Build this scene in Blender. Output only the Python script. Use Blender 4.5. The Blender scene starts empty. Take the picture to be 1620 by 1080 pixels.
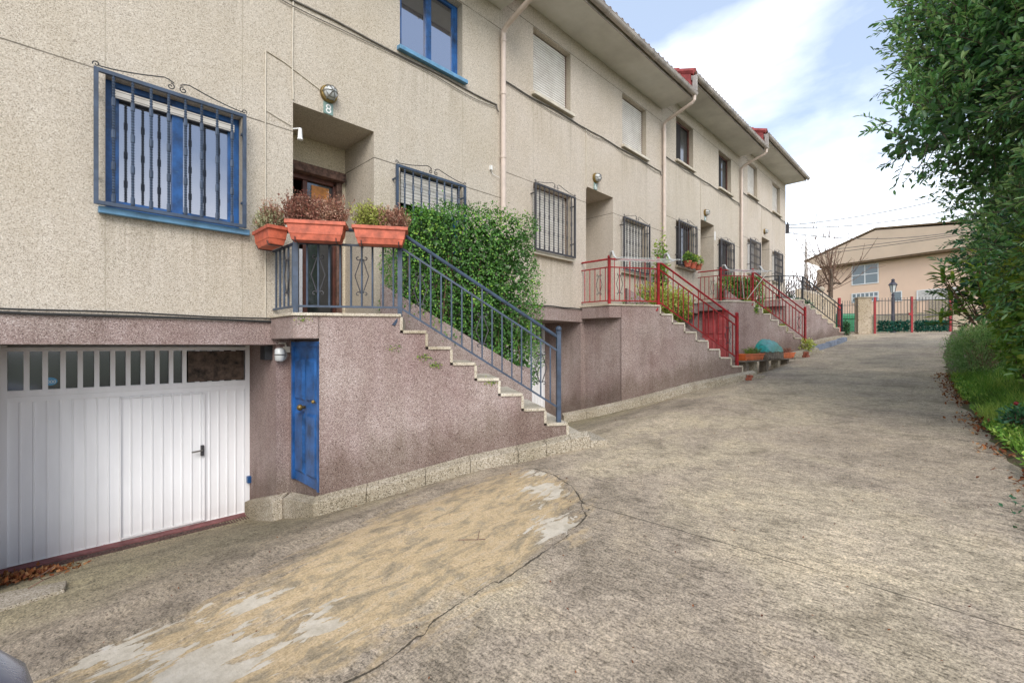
import bpy, math, random
from mathutils import Vector, Matrix, noise
R = math.radians
random.seed(7)
COL = bpy.context.scene.collection
PH = R(44.42)                     # heading of the view, measured from the street direction (+X)
DX, DZ, X00 = 5.767, .465, -.41   # one house of the row: length along the street, step up the slope

# ------------------------------------------------------------------ tree helpers
def link(o): COL.objects.link(o); return o
def tag(o, label=None, cat=None, group=None, kind=None):
    if label: o['label'] = label
    if cat: o['category'] = cat
    if group: o['group'] = group
    if kind: o['kind'] = kind
    return o
def thing(name, label, cat, loc=(0, 0, 0), group=None, rz=0):
    o = link(bpy.data.objects.new(name, None)); o.location = loc; o.rotation_euler[2] = rz
    o.empty_display_size = .2
    return tag(o, label, cat, group)
def copy_thing(root, loc, label, rz=None):
    def rec(o, par):
        c = o.copy(); COL.objects.link(c); c.parent = par
        for ch in o.children: rec(ch, c)
        return c
    c = rec(root, None); c.location = loc; c['label'] = label
    if rz is not None: c.rotation_euler[2] = rz
    return c

class MB:
    """collects shapes; build() links them as one mesh object"""
    def __init__(s): s.V = []; s.F = []; s.T = []; s.smooth = False
    def add(s, vs, fs, tint=0.5):
        n = len(s.V); s.V += [tuple(v) for v in vs]; s.T += [tint] * len(vs)
        s.F += [tuple(i + n for i in f) for f in fs]; return s
    def box(s, x0, x1, y0, y1, z0, z1):
        return s.add([(x, y, z) for x in (x0, x1) for y in (y0, y1) for z in (z0, z1)],
                     [(0, 1, 3, 2), (4, 6, 7, 5), (0, 4, 5, 1), (2, 3, 7, 6), (0, 2, 6, 4), (1, 5, 7, 3)])
    def obox(s, o, ex, ey, x0, x1, y0, y1, z0, z1):
        ex = Vector((*ex[:2], 0)); ey = Vector((*ey[:2], 0)); o = Vector((*o[:2], 0))
        return s.add([o + ex * x + ey * y + Vector((0, 0, z)) for x in (x0, x1) for y in (y0, y1) for z in (z0, z1)],
                     [(0, 1, 3, 2), (4, 6, 7, 5), (0, 4, 5, 1), (2, 3, 7, 6), (0, 2, 6, 4), (1, 5, 7, 3)])
    def bar(s, a, b, w, d=None, up=(0, 0, 1)):
        """rectangular bar from a to b"""
        a = Vector(a); b = Vector(b); d = d or w; t = (b - a).normalized(); u = Vector(up)
        if abs(t.dot(u)) > .97: u = Vector((math.sin(PH), -math.cos(PH), 0)) if up == (0, 0, 1) else Vector((1, 0, 0))
        sx = t.cross(u).normalized(); sy = sx.cross(t).normalized()
        vs = [p + sx * (w / 2 * i) + sy * (d / 2 * j) for p in (a, b) for i, j in ((-1, -1), (1, -1), (1, 1), (-1, 1))]
        return s.add(vs, [(0, 1, 2, 3), (7, 6, 5, 4), (0, 4, 5, 1), (1, 5, 6, 2), (2, 6, 7, 3), (3, 7, 4, 0)])
    def tube(s, pts, r, n=8, cap=True, tint=.5):
        pts = [Vector(p) for p in pts]
        rs = r if isinstance(r, (list, tuple)) else [r] * len(pts)
        vs = []; u = None
        for i, p in enumerate(pts):
            t = (pts[min(i + 1, len(pts) - 1)] - pts[max(i - 1, 0)])
            t = t.normalized() if t.length > 1e-9 else Vector((0, 0, 1))
            if u is None: u = t.orthogonal().normalized()
            u = (u - t * u.dot(t)); u = u.normalized() if u.length > 1e-6 else t.orthogonal().normalized()
            w = t.cross(u)
            vs += [p + (u * math.cos(2 * math.pi * k / n) + w * math.sin(2 * math.pi * k / n)) * rs[i] for k in range(n)]
        fs = [(i * n + k, i * n + (k + 1) % n, (i + 1) * n + (k + 1) % n, (i + 1) * n + k) for i in range(len(pts) - 1) for k in range(n)]
        if cap: fs += [tuple(range(n))[::-1], tuple((len(pts) - 1) * n + k for k in range(n))]
        return s.add(vs, fs, tint)
    def lathe(s, c, prof, n=12, ax='z'):
        """prof: (radius, height) pairs"""
        c = Vector(c); vs = []
        for r, h_ in prof:
            for k in range(n):
                a = 2 * math.pi * k / n; q = (r * math.cos(a), r * math.sin(a), h_)
                if ax == 'y': q = (q[0], -q[2], q[1])
                if ax == 'x': q = (q[2], q[0], q[1])
                vs.append(c + Vector(q))
        m = len(prof)
        fs = [(i * n + k, i * n + (k + 1) % n, (i + 1) * n + (k + 1) % n, (i + 1) * n + k) for i in range(m - 1) for k in range(n)]
        fs += [tuple(range(n))[::-1], tuple((m - 1) * n + k for k in range(n))]
        return s.add(vs, fs)
    def ball(s, c, r, n=10):
        return s.lathe(c, [(max(.001, r * math.sin(math.pi * i / 8)), -r * math.cos(math.pi * i / 8)) for i in range(9)], n)
    def prism(s, poly, z0, z1):
        """poly of (x,y); z0,z1 numbers or lists per vertex"""
        n = len(poly); a = z0 if isinstance(z0, (list, tuple)) else [z0] * n; b = z1 if isinstance(z1, (list, tuple)) else [z1] * n
        vs = [(p[0], p[1], a[i]) for i, p in enumerate(poly)] + [(p[0], p[1], b[i]) for i, p in enumerate(poly)]
        return s.add(vs, [tuple(range(n))[::-1], tuple(range(n, 2 * n))] + [(i, (i + 1) % n, n + (i + 1) % n, n + i) for i in range(n)])
    def extr(s, poly, vec):
        """planar 3d polygon swept along vec"""
        n = len(poly); v = Vector(vec); ps = [Vector(p) for p in poly]
        return s.add(ps + [p + v for p in ps], [tuple(range(n)), tuple(range(n, 2 * n))[::-1]] + [(i, n + i, n + (i + 1) % n, (i + 1) % n) for i in range(n)])
    def leaf(s, p, d, up, L, W, tint, wide=False):
        d = d.normalized(); sd = d.cross(up)
        if sd.length < 1e-3: sd = d.orthogonal()
        sd.normalize(); n = sd.cross(d)
        if wide:
            s.add([p, p + d * L * .3 + sd * W * .42 + n * W * .12, p + d * L * .7 + sd * W * .42 + n * W * .08, p + d * L - n * L * .08,
                   p + d * L * .7 - sd * W * .42 + n * W * .08, p + d * L * .3 - sd * W * .42 + n * W * .12], [(0, 1, 2, 3), (0, 3, 4, 5)], tint)
        else:
            s.add([p, p + d * L * .45 + sd * W * .5 + n * W * .15, p + d * L, p + d * L * .45 - sd * W * .5 + n * W * .15], [(0, 1, 2), (0, 2, 3)], tint)
    def build(s, name, mat, parent=None, off=(0, 0, 0), smooth=False, bevel=0):
        me = bpy.data.meshes.new(name)
        me.from_pydata([(v[0] - off[0], v[1] - off[1], v[2] - off[2]) for v in s.V], [], s.F)
        at = me.attributes.new('tint', 'FLOAT', 'POINT'); at.data.foreach_set('value', s.T)
        import bmesh
        if len(s.F) < 60000 and not getattr(s, 'raw', False):
            bm = bmesh.new(); bm.from_mesh(me); bmesh.ops.recalc_face_normals(bm, faces=bm.faces); bm.to_mesh(me); bm.free()
        if smooth or s.smooth: me.polygons.foreach_set('use_smooth', [True] * len(me.polygons))
        me.materials.append(mat); me.update()
        o = link(bpy.data.objects.new(name, me))
        if bevel:
            m = o.modifiers.new('bevel', 'BEVEL'); m.width = bevel; m.segments = 2; m.limit_method = 'ANGLE'; m.angle_limit = R(40)
        if parent: o.parent = parent
        return o
def foliage():
    m = MB(); m.raw = True; return m

def text_mesh(txt, size, mat, name, parent, mtx, thick=.001):
    cu = bpy.data.curves.new(name, 'FONT'); cu.body = txt; cu.size = size; cu.align_x = 'CENTER'; cu.align_y = 'CENTER'; cu.extrude = thick
    t = bpy.data.objects.new(name, cu); COL.objects.link(t)
    dg = bpy.context.evaluated_depsgraph_get(); me = bpy.data.meshes.new_from_object(t.evaluated_get(dg))
    bpy.data.objects.remove(t); me.transform(mtx); me.materials.clear(); me.materials.append(mat)
    o = link(bpy.data.objects.new(name, me)); o.parent = parent; return o

# ------------------------------------------------------------------ materials
class N:
    def __init__(s, name):
        s.m = bpy.data.materials.new(name); s.m.use_nodes = True; s.t = s.m.node_tree
        s.p = s.t.nodes['Principled BSDF']; s.out = s.t.nodes['Material Output']
        s.geo = s.t.nodes.new('ShaderNodeNewGeometry').outputs['Position']
        s.tc = s.t.nodes.new('ShaderNodeTexCoord').outputs['Object']
    def lk(s, a, b): s.t.links.new(a, b)
    def put(s, sock, v):
        if hasattr(v, 'is_output') or isinstance(v, bpy.types.NodeSocket): s.lk(v, sock)
        elif isinstance(v, (tuple, list)) and len(v) == 3 and sock.type == 'RGBA': sock.default_value = (*v, 1)
        else: sock.default_value = v
    def map(s, v, scale=(1, 1, 1), rot=(0, 0, 0), loc=(0, 0, 0)):
        n = s.t.nodes.new('ShaderNodeMapping'); s.lk(v, n.inputs[0]); n.inputs['Scale'].default_value = scale
        n.inputs['Rotation'].default_value = rot; n.inputs['Location'].default_value = loc; return n.outputs[0]
    def noise(s, v, scale, detail=3, rough=.55, dist=0):
        n = s.t.nodes.new('ShaderNodeTexNoise'); s.lk(v, n.inputs['Vector']); n.inputs['Scale'].default_value = scale
        n.inputs['Detail'].default_value = detail; n.inputs['Roughness'].default_value = rough; n.inputs['Distortion'].default_value = dist; return n.outputs['Fac']
    def vor(s, v, scale, out='Color', feature='F1'):
        n = s.t.nodes.new('ShaderNodeTexVoronoi'); n.feature = feature; s.lk(v, n.inputs['Vector']); n.inputs['Scale'].default_value = scale; return n.outputs[out]
    def ramp(s, f, stops, interp='LINEAR'):
        n = s.t.nodes.new('ShaderNodeValToRGB'); n.color_ramp.interpolation = interp; el = n.color_ramp.elements
        while len(el) > 1: el.remove(el[0])
        for i, (p, c) in enumerate(stops):
            e = el[0] if i == 0 else el.new(p)
            e.position = p; e.color = (*c, 1) if isinstance(c, (tuple, list)) else (c, c, c, 1)
        s.lk(f, n.inputs[0]); return n.outputs[0]
    def mix(s, f, a, b, mode='MIX'):
        n = s.t.nodes.new('ShaderNodeMix'); n.data_type = 'RGBA'; n.blend_type = mode
        s.put(n.inputs[0], f); s.put(n.inputs[6], a); s.put(n.inputs[7], b); return n.outputs[2]
    def math(s, op, a, b=0., c=None):
        n = s.t.nodes.new('ShaderNodeMath'); n.operation = op; s.put(n.inputs[0], a); s.put(n.inputs[1], b)
        if c is not None: s.put(n.inputs[2], c)
        return n.outputs[0]
    def sep(s, v):
        n = s.t.nodes.new('ShaderNodeSeparateXYZ'); s.lk(v, n.inputs[0]); return n.outputs
    def attr(s, name):
        n = s.t.nodes.new('ShaderNodeAttribute'); n.attribute_name = name; return n.outputs['Fac']
    def bump(s, hgt, strength=.3, dist=.01):
        n = s.t.nodes.new('ShaderNodeBump'); n.inputs['Strength'].default_value = strength; n.inputs['Distance'].default_value = dist
        s.lk(hgt, n.inputs['Height']); s.lk(n.outputs[0], s.p.inputs['Normal']); return s
    def col(s, c): s.put(s.p.inputs['Base Color'], c); return s
    def rough(s, r): s.put(s.p.inputs['Roughness'], r); return s
    def set(s, **k):
        for a, b in k.items(): s.p.inputs[a.replace('_', ' ')].default_value = b
        return s

def paint(name, c, rough=.45, dirt=.25, metal=0, wear=None, scale=6):
    n = N(name); f = n.noise(n.geo, scale, 5, .65)
    dark = tuple(x * (1 - dirt * 1.4) for x in c); lite = tuple(min(1, x * (1 + dirt * .35)) for x in c)
    base = n.ramp(f, [(.3, dark), (.62, lite)])
    if wear:
        w = n.ramp(n.noise(n.geo, 55, 6, .75), [(.62, 0), (.68, 1)])
        base = n.mix(w, base, wear)
    n.col(base).rough(rough).set(Metallic=metal)
    n.bump(n.noise(n.geo, 70, 3), .12, .004); return n.m

def speckle(name, base, dark, lite, scale=95, stain=(.8, .75, .62), stainamt=.35, lines=None, bump=.5, low=None):
    """pebble-dash render: grains of three tones, broad weathering, optional groove lines"""
    n = N(name)
    v = n.vor(n.geo, scale); g = n.sep(v)[0] if False else None
    cr = n.t.nodes.new('ShaderNodeSeparateColor'); n.lk(v, cr.inputs[0])
    grains = n.ramp(cr.outputs[0], [(0, dark), (.12, dark), (.24, base), (.76, base), (.92, lite), (1, lite)])
    fine = n.ramp(n.noise(n.geo, scale * 1.7, 3, .75), [(.28, .66), (.5, 1.0), (.72, 1.16)])
    c = n.mix(1, grains, fine, 'MULTIPLY')
    # broad tone drift + vertical rain streaks
    big = n.ramp(n.noise(n.geo, .9, 5, .6), [(.32, tuple(x for x in stain)), (.62, 1.0)])
    c = n.mix(stainamt * 1.6, c, big, 'MULTIPLY')
    st = n.ramp(n.noise(n.map(n.geo, (5, 5, .35)), 1.3, 4, .6), [(.35, (.78, .76, .72)), (.6, 1.0)])
    c = n.mix(stainamt, c, st, 'MULTIPLY')
    hgt = n.math('MULTIPLY', cr.outputs[1], 1.0)
    if lines:
        oi = n.t.nodes.new('ShaderNodeObjectInfo'); c = n.mix(1, c, n.ramp(oi.outputs['Random'], [(0, (.94, .935, .92)), (.5, (1, .99, .965)), (1, (1.03, 1.01, 1.0))]), 'MULTIPLY')
        lx_, _, lz_ = n.sep(n.tc)
        run = None
        for zs in (1.17, 4.02):
            dz_ = n.math('SUBTRACT', zs, lz_)
            inz = n.math('MULTIPLY', n.math('GREATER_THAN', dz_, 0.), n.math('MAXIMUM', n.math('SUBTRACT', 1., n.math('MULTIPLY', dz_, 1.1)), 0.))
            for xa in (1.35, 4.38):
                inx = n.math('LESS_THAN', n.math('ABSOLUTE', n.math('SUBTRACT', lx_, xa)), .62)
                r_ = n.math('MULTIPLY', inz, inx); run = r_ if run is None else n.math('MAXIMUM', run, r_)
        sn = n.ramp(n.noise(n.map(n.geo, (16, 16, .6)), 1.0, 4, .6), [(.42, 0), (.62, 1)])
        c = n.mix(n.math('MULTIPLY', n.math('MULTIPLY', run, sn), .55), c, n.mix(1, c, (.62, .60, .54), 'MULTIPLY'))
    if lines:
        x, y, z = n.sep(n.tc)
        m = None; mv = None
        for ax, val, w in lines:
            d = n.math('ABSOLUTE', n.math('SUBTRACT', x if ax == 'x' else z, val))
            k = n.math('LESS_THAN', d, w)
            if ax == 'x': mv = k if mv is None else n.math('MAXIMUM', mv, k)
            else: m = k if m is None else n.math('MAXIMUM', m, k)
        c = n.mix(n.math('MULTIPLY', mv, .5), c, (.33, .29, .225))
        c = n.mix(n.math('MULTIPLY', m, n.ramp(n.noise(n.geo, 2.2, 4), [(.3, .5), (.6, .92)])), c, (.10, .085, .065))
        hgt = n.math('SUBTRACT', hgt, n.math('MULTIPLY', m, 3.0))
    if low:  # damp dark grime below a height
        gx, gy_, gz = n.sep(n.geo)
        g = n.math('ADD', n.math('SUBTRACT', gz, n.math('MULTIPLY_ADD', gx, .0806, -1.48)), n.math('MULTIPLY', n.math('MAXIMUM', n.math('SUBTRACT', gy_, 3.25), 0.), .27))
        k = n.ramp(n.math('SUBTRACT', g, n.math('MULTIPLY', n.noise(n.map(n.geo, (3, 3, 1)), 1.4, 5, .65), .75)), [(.0, .75), (.28, .0)])
        c = n.mix(k, c, n.mix(1, c, (.58, .56, .50), 'MULTIPLY'))
        dk = n.ramp(n.noise(n.map(n.geo, (1.3, 1.3, .8)), 1.1, 4, .6), [(.56, 0), (.74, .38)])
        c = n.mix(dk, c, n.mix(1, c, (.50, .47, .44), 'MULTIPLY'))
    n.col(c).rough(.92); n.bump(hgt, bump, .004); n.set(Specular_IOR_Level=.2); return n.m

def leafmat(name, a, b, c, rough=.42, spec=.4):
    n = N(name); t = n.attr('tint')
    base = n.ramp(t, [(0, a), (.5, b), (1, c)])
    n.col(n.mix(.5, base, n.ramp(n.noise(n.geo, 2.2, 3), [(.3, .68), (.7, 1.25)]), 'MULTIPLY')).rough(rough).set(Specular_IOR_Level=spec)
    tr = n.t.nodes.new('ShaderNodeBsdfTranslucent'); n.put(tr.inputs[0], n.mix(1, base, (.9, 1.0, .4), 'MULTIPLY'))
    mx = n.t.nodes.new('ShaderNodeMixShader'); mx.inputs[0].default_value = .22
    n.lk(n.p.outputs[0], mx.inputs[1]); n.lk(tr.outputs[0], mx.inputs[2]); n.lk(mx.outputs[0], n.out.inputs[0]); return n.m

def glassmat(name, tintc, refl=.55, rough=.03):
    n = N(name); n.col(tintc).rough(.2)
    g = n.t.nodes.new('ShaderNodeBsdfGlossy'); g.inputs['Roughness'].default_value = rough; g.inputs[0].default_value = (.85, .88, 1, 1)
    lw = n.t.nodes.new('ShaderNodeLayerWeight'); lw.inputs[0].default_value = .5
    f = n.math('ADD', n.math('MULTIPLY', lw.outputs['Facing'], .5 if refl > .3 else .12), refl * .7)
    mx = n.t.nodes.new('ShaderNodeMixShader'); n.lk(f, mx.inputs[0])
    n.lk(n.p.outputs[0], mx.inputs[1]); n.lk(g.outputs[0], mx.inputs[2]); n.lk(mx.outputs[0], n.out.inputs[0])
    b = n.t.nodes.new('ShaderNodeBump'); b.inputs['Strength'].default_value = .02; n.lk(n.noise(n.geo, 2.5, 1), b.inputs['Height']); n.lk(b.outputs[0], g.inputs['Normal'])
    return n.m

LIN = [('z', 2.463, .0065), ('z', 5.28, .006), ('x', .80, .005), ('x', 1.90, .005), ('x', 3.83, .005), ('x', 4.93, .005), ('x', .03, .006), ('x', 5.73, .005)]
M = {}
M['beige'] = speckle('beige pebbledash', (.57, .508, .435), (.33, .288, .24), (.73, .68, .615), 175, lines=LIN, stainamt=.2, bump=.35)
M['beige_plain'] = speckle('beige pebbledash reveal', (.68, .60, .46), (.40, .34, .25), (.80, .74, .62), 165, stainamt=.26, bump=.35)
M['brown'] = speckle('mauve brown speckled render', (.375, .298, .275), (.16, .115, .105), (.59, .52, .49), 180, stain=(.66, .56, .56), stainamt=.55, bump=.35, low=True)
M['kerb'] = speckle('pebbled kerb stone', (.47, .41, .325), (.17, .14, .10), (.68, .62, .53), 120, stain=(.58, .56, .48), stainamt=.5, bump=.5)
M['tread'] = speckle('pale worn stair stone', (.66, .60, .50), (.36, .31, .24), (.80, .76, .68), 150, stain=(.55, .5, .42), stainamt=.5, bump=.2)
M['block'] = speckle('beige block wall', (.50, .42, .32), (.28, .22, .16), (.6, .52, .42), 40, stainamt=.4, bump=.3)
n = N('soffit plaster'); n.col(n.ramp(n.noise(n.geo, 1.4, 6, .62), [(.3, (.56, .54, .50)), (.6, (.70, .68, .63)), (.8, (.76, .74, .71))])).rough(.9); n.bump(n.noise(n.geo, 60), .1); M['soffit'] = n.m
def tilemat():
    n = N('weathered clay tile'); c = n.ramp(n.noise(n.geo, 7, 5, .7), [(.3, (.045, .035, .03)), (.5, (.14, .07, .05)), (.72, (.26, .13, .085))])
    n.col(c).rough(.9); n.bump(n.noise(n.geo, 40, 4), .4); return n.m
M['tile'] = tilemat()
M['gutter'] = paint('old pinkish grey gutter', (.44, .39, .35), .5, .28, scale=4)
M['pipe'] = paint('beige pink downpipe', (.64, .53, .46), .5, .12, scale=5)
M['redwall'] = paint('red painted end wall', (.34, .06, .055), .7, .3)
M['blue'] = paint('bright blue paint', (.016, .10, .31), .45, .55, wear=(.13, .30, .40), scale=4)
M['skyblue'] = paint('light blue sill paint', (.13, .30, .48), .5, .25)
M['slate'] = paint('slate blue ironwork', (.048, .072, .118), .42, .35, scale=9)
M['red'] = paint('red ironwork', (.33, .015, .02), .38, .35, scale=8)
M['black'] = paint('black ironwork', (.025, .027, .032), .45, .3)
M['iron'] = paint('dark grey ironwork', (.05, .048, .055), .5, .3)
M['terra'] = paint('terracotta plastic', (.56, .13, .07), .55, .42, scale=9)
M['orange'] = paint('orange plastic planter', (.72, .16, .04), .5, .25)
def garagewhite():
    n = N('white garage paint'); z = n.sep(n.tc)[2]
    base = n.ramp(n.noise(n.map(n.geo, (4, 4, .7)), 1.2, 5, .6), [(.3, (.83, .83, .85)), (.6, (.91, .91, .93))])
    lowm = n.ramp(n.math('ADD', z, 2.15), [(.0, 1), (.22, .25), (.6, 0)])
    base = n.mix(n.math('MULTIPLY', lowm, .5), base, (.55, .52, .48))
    ch = n.math('MULTIPLY', n.ramp(n.noise(n.geo, 26, 5, .7), [(.60, 0), (.64, 1)]), n.ramp(n.math('ADD', z, 2.13), [(.0, 1), (.07, 0)]))
    base = n.mix(ch, base, n.ramp(n.noise(n.geo, 3, 1), [(.45, (.38, .03, .04)), (.55, (.40, .18, .06))]))
    sc_ = n.ramp(n.noise(n.map(n.geo, (3, 3, 14)), 3, 6, .8), [(.68, 0), (.72, .35)])
    base = n.mix(sc_, base, (.58, .57, .57))
    n.col(base).rough(.42); n.bump(n.noise(n.geo, 3.5, 2), .12, .02); return n.m
M['white'] = garagewhite()
M['cream'] = paint('cream plastic', (.62, .56, .46), .5, .15)
n = N('ivory slat'); zf = n.math('FRACT', n.math('DIVIDE', n.sep(n.tc)[2], .046))
n.col(n.mix(n.ramp(zf, [(.0, .85), (.13, .75), (.17, 0), (.97, .1), (1, .85)]), n.ramp(n.noise(n.map(n.geo, (2, 2, 2)), 2, 4), [(.3, (.62, .58, .53)), (.6, (.76, .73, .68))]), (.20, .18, .16))).rough(.5)
n.bump(zf, .3, .01); M['shutter'] = n.m
M['frame_brown'] = paint('red brown window frame', (.11, .035, .022), .5, .4)
M['frame_dark'] = paint('dark brown window frame', (.06, .03, .022), .5, .4)
M['oldwood'] = paint('weathered wood beam', (.15, .085, .065), .8, .6, scale=14)
M['honey'] = paint('honey varnished wood', (.50, .20, .04), .4, .4, scale=10)
M['darkroom'] = paint('dark interior', (.012, .009, .008), .8, .2)
M['chrome'] = paint('dull metal', (.35, .34, .32), .3, .2, metal=.9)
M['brass'] = paint('tarnished brass', (.28, .19, .06), .45, .5, metal=.6)
M['lampglass'] = paint('ribbed lamp glass', (.62, .64, .64), .18, .15)
M['cable'] = paint('grey cable', (.16, .145, .13), .7, .3)
M['blackcable'] = paint('black cable', (.03, .03, .03), .6, .2)
M['plate'] = paint('grey green tile plate', (.20, .30, .27), .35, .15)
M['plate_white'] = paint('white enamel', (.8, .8, .78), .35, .05)
M['glass'] = glassmat('window glass', (.012, .016, .022), .40)
M['glassdark'] = glassmat('dark window glass', (.012, .016, .018), .12, .08)
M['dusty'] = paint('dusty mesh pane', (.12, .085, .065), .8, .75, scale=12)
M['pinkdoor'] = paint('faded red door paint', (.50, .10, .10), .5, .25)
M['brick'] = paint('red brick', (.34, .10, .06), .9, .5, scale=20)
M['plankwood'] = paint('grey old timber', (.22, .18, .14), .9, .5, scale=12)
M['teal'] = paint('teal plastic sheet', (.01, .30, .25), .35, .5, scale=14)
M['bluestone'] = paint('blue grey kerb paint', (.22, .25, .31), .85, .3)
M['contgreen'] = paint('green container plastic', (.02, .22, .09), .45, .25, scale=3)
M['trunk'] = paint('grey brown bark', (.16, .115, .085), .95, .6, scale=18)
M['twig'] = paint('brown twig', (.19, .11, .075), .9, .5, scale=18)
M['lamp_iron'] = paint('violet grey cast iron', (.06, .055, .075), .5, .2)
M['peach'] = paint('peach render', (.84, .60, .44), .9, .05, scale=.5)
M['peach_dark'] = paint('tan gable render', (.64, .49, .36), .9, .08, scale=.5)
M['eaveline'] = paint('brown eave edge', (.16, .10, .05), .8, .3)
M['pane_grey'] = glassmat('grey blue window glass', (.14, .18, .19), .05, .25)
M['sticker'] = paint('pale blue sticker', (.08, .35, .62), .4, .1)
M['carpaint'] = paint('grey blue car paint', (.17, .20, .27), .22, .05, metal=.35)
M['tyre'] = paint('black rubber', (.02, .02, .02), .8, .2)
M['carlight'] = glassmat('car lamp glass', (.4, .4, .42), .3, .05)
M['soil'] = paint('dark soil', (.07, .05, .035), .98, .5, scale=9)
M['threshold'] = paint('dark red threshold', (.22, .08, .08), .8, .4, wear=(.25, .2, .18), scale=8)
M['drain'] = paint('rusty drain grate', (.11, .06, .05), .85, .5, scale=20)

M['l_hedge'] = leafmat('hedge leaf', (.045, .115, .025), (.12, .31, .055), (.38, .56, .08))
M['l_laurel'] = leafmat('laurel leaf', (.06, .14, .065), (.18, .40, .13), (.50, .68, .30), .3, .6)
M['l_heath'] = leafmat('dry heather', (.20, .07, .06), (.46, .20, .15), (.62, .42, .32), .8, .1)
M['l_yellow'] = leafmat('yellow green sprig', (.16, .20, .04), (.42, .48, .09), (.64, .64, .24), .7, .2)
M['l_pale'] = leafmat('pale grey green sprig', (.16, .18, .09), (.38, .40, .23), (.60, .56, .38), .8, .1)
M['l_rosemary'] = leafmat('rosemary needle', (.08, .17, .06), (.22, .38, .13), (.42, .55, .24), .6, .2)
M['l_grass'] = leafmat('grass blade', (.08, .15, .03), (.18, .38, .055), (.46, .58, .13), .5, .3)
M['l_mixed'] = leafmat('garden shrub leaf', (.05, .12, .03), (.17, .33, .05), (.50, .54, .09), .45, .35)
M['l_dark'] = leafmat('dark glossy leaf', (.025, .075, .04), (.06, .17, .08), (.14, .30, .12), .35, .4)
M['l_dry'] = leafmat('fallen leaf', (.10, .03, .02), (.28, .10, .04), (.45, .26, .13), .8, .1)
M['l_greenmesh'] = leafmat('green privacy leaf', (.008, .05, .04), (.02, .12, .09), (.05, .20, .14), .5, .3)

# ------------------------------------------------------------------ ground heights
def smst(a, b, x):
    t = min(1, max(0, (x - a) / (b - a))); return t * t * (3 - 2 * t)
def hroad(X):
    if X < 24.6: return -1.48 + .0806 * max(X, -14)
    t = min(X - 24.6, 2.0); return -1.48 + .0806 * 24.6 + .0806 * (t - t * t / 4)
def H(X, Y):
    k = math.floor((X - X00) / DX); l = X - X00 - k * DX
    xf = X00 + DX * k + 2.2 + (0 if l < 3 else DX * min(1, (l - 3) / 2.5))
    Xe = X + (xf - X) * smst(3.4, 6.2, Y) if X < 22 else X
    d = .27 * (min(Y, 6.12) - 3.25) if Y > 3.6 else .0945 * smst(2.9, 3.6, Y)
    return hroad(Xe) - d * (1 - smst(19.5, 21.5, X))

CRACK = [(-1.2, 2.2), (.2, 1.95), (.88, 1.85), (1.0, 1.82), (1.16, 1.83), (1.38, 1.89), (1.6, 1.9), (1.81, 1.87), (2.15, 1.89), (2.5, 1.91), (2.76, 1.97), (2.95, 2.05), (3.03, 2.19), (3.23, 2.43), (3.37, 2.76), (3.41, 3.12)]
OCHRE = [(-1.5, 2.3), (.2, 1.95), (.88, 1.85), (1.16, 1.83), (1.6, 1.9), (2.15, 1.89), (2.76, 1.97), (3.03, 2.19), (3.23, 2.43), (3.37, 2.76), (3.37, 3.12), (2.85, 3.36), (2.19, 3.43), (1.73, 3.42), (1.2, 3.18), (.81, 3.03), (.42, 3.0), (.11, 3.0), (-.02, 2.91), (-1.5, 3.0)]
def segd(p, poly, closed=False):
    best = 9; rng = len(poly) - (0 if closed else 1)
    for i in range(rng):
        a = poly[i]; b = poly[(i + 1) % len(poly)]
        dx, dy = b[0] - a[0], b[1] - a[1]; t = max(0, min(1, ((p[0] - a[0]) * dx + (p[1] - a[1]) * dy) / (dx * dx + dy * dy + 1e-12)))
        best = min(best, math.hypot(p[0] - a[0] - t * dx, p[1] - a[1] - t * dy))
    return best
def inside(p, poly):
    c = False; j = len(poly) - 1
    for i in range(len(poly)):
        a, b = poly[i], poly[j]
        if (a[1] > p[1]) != (b[1] > p[1]) and p[0] < (b[0] - a[0]) * (p[1] - a[1]) / (b[1] - a[1]) + a[0]: c = not c
        j = i
    return c
def frange(a, b, s):
    n = max(1, round((b - a) / s)); return [a + (b - a) * i / n for i in range(n)]
EDGE = [(-9, -1.2), (0, -.9), (3, -.62), (5.34, -.38), (5.86, -.29), (6.79, -.17), (8.6, -.0), (11.1, .2), (15.8, .34), (24.7, .32), (27, .3)]
def edgeY(X):
    for (a, ya), (b, yb) in zip(EDGE, EDGE[1:]):
        if a <= X <= b: return ya + (yb - ya) * (X - a) / (b - a)
    return -1.2 if X < 0 else .3

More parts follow.
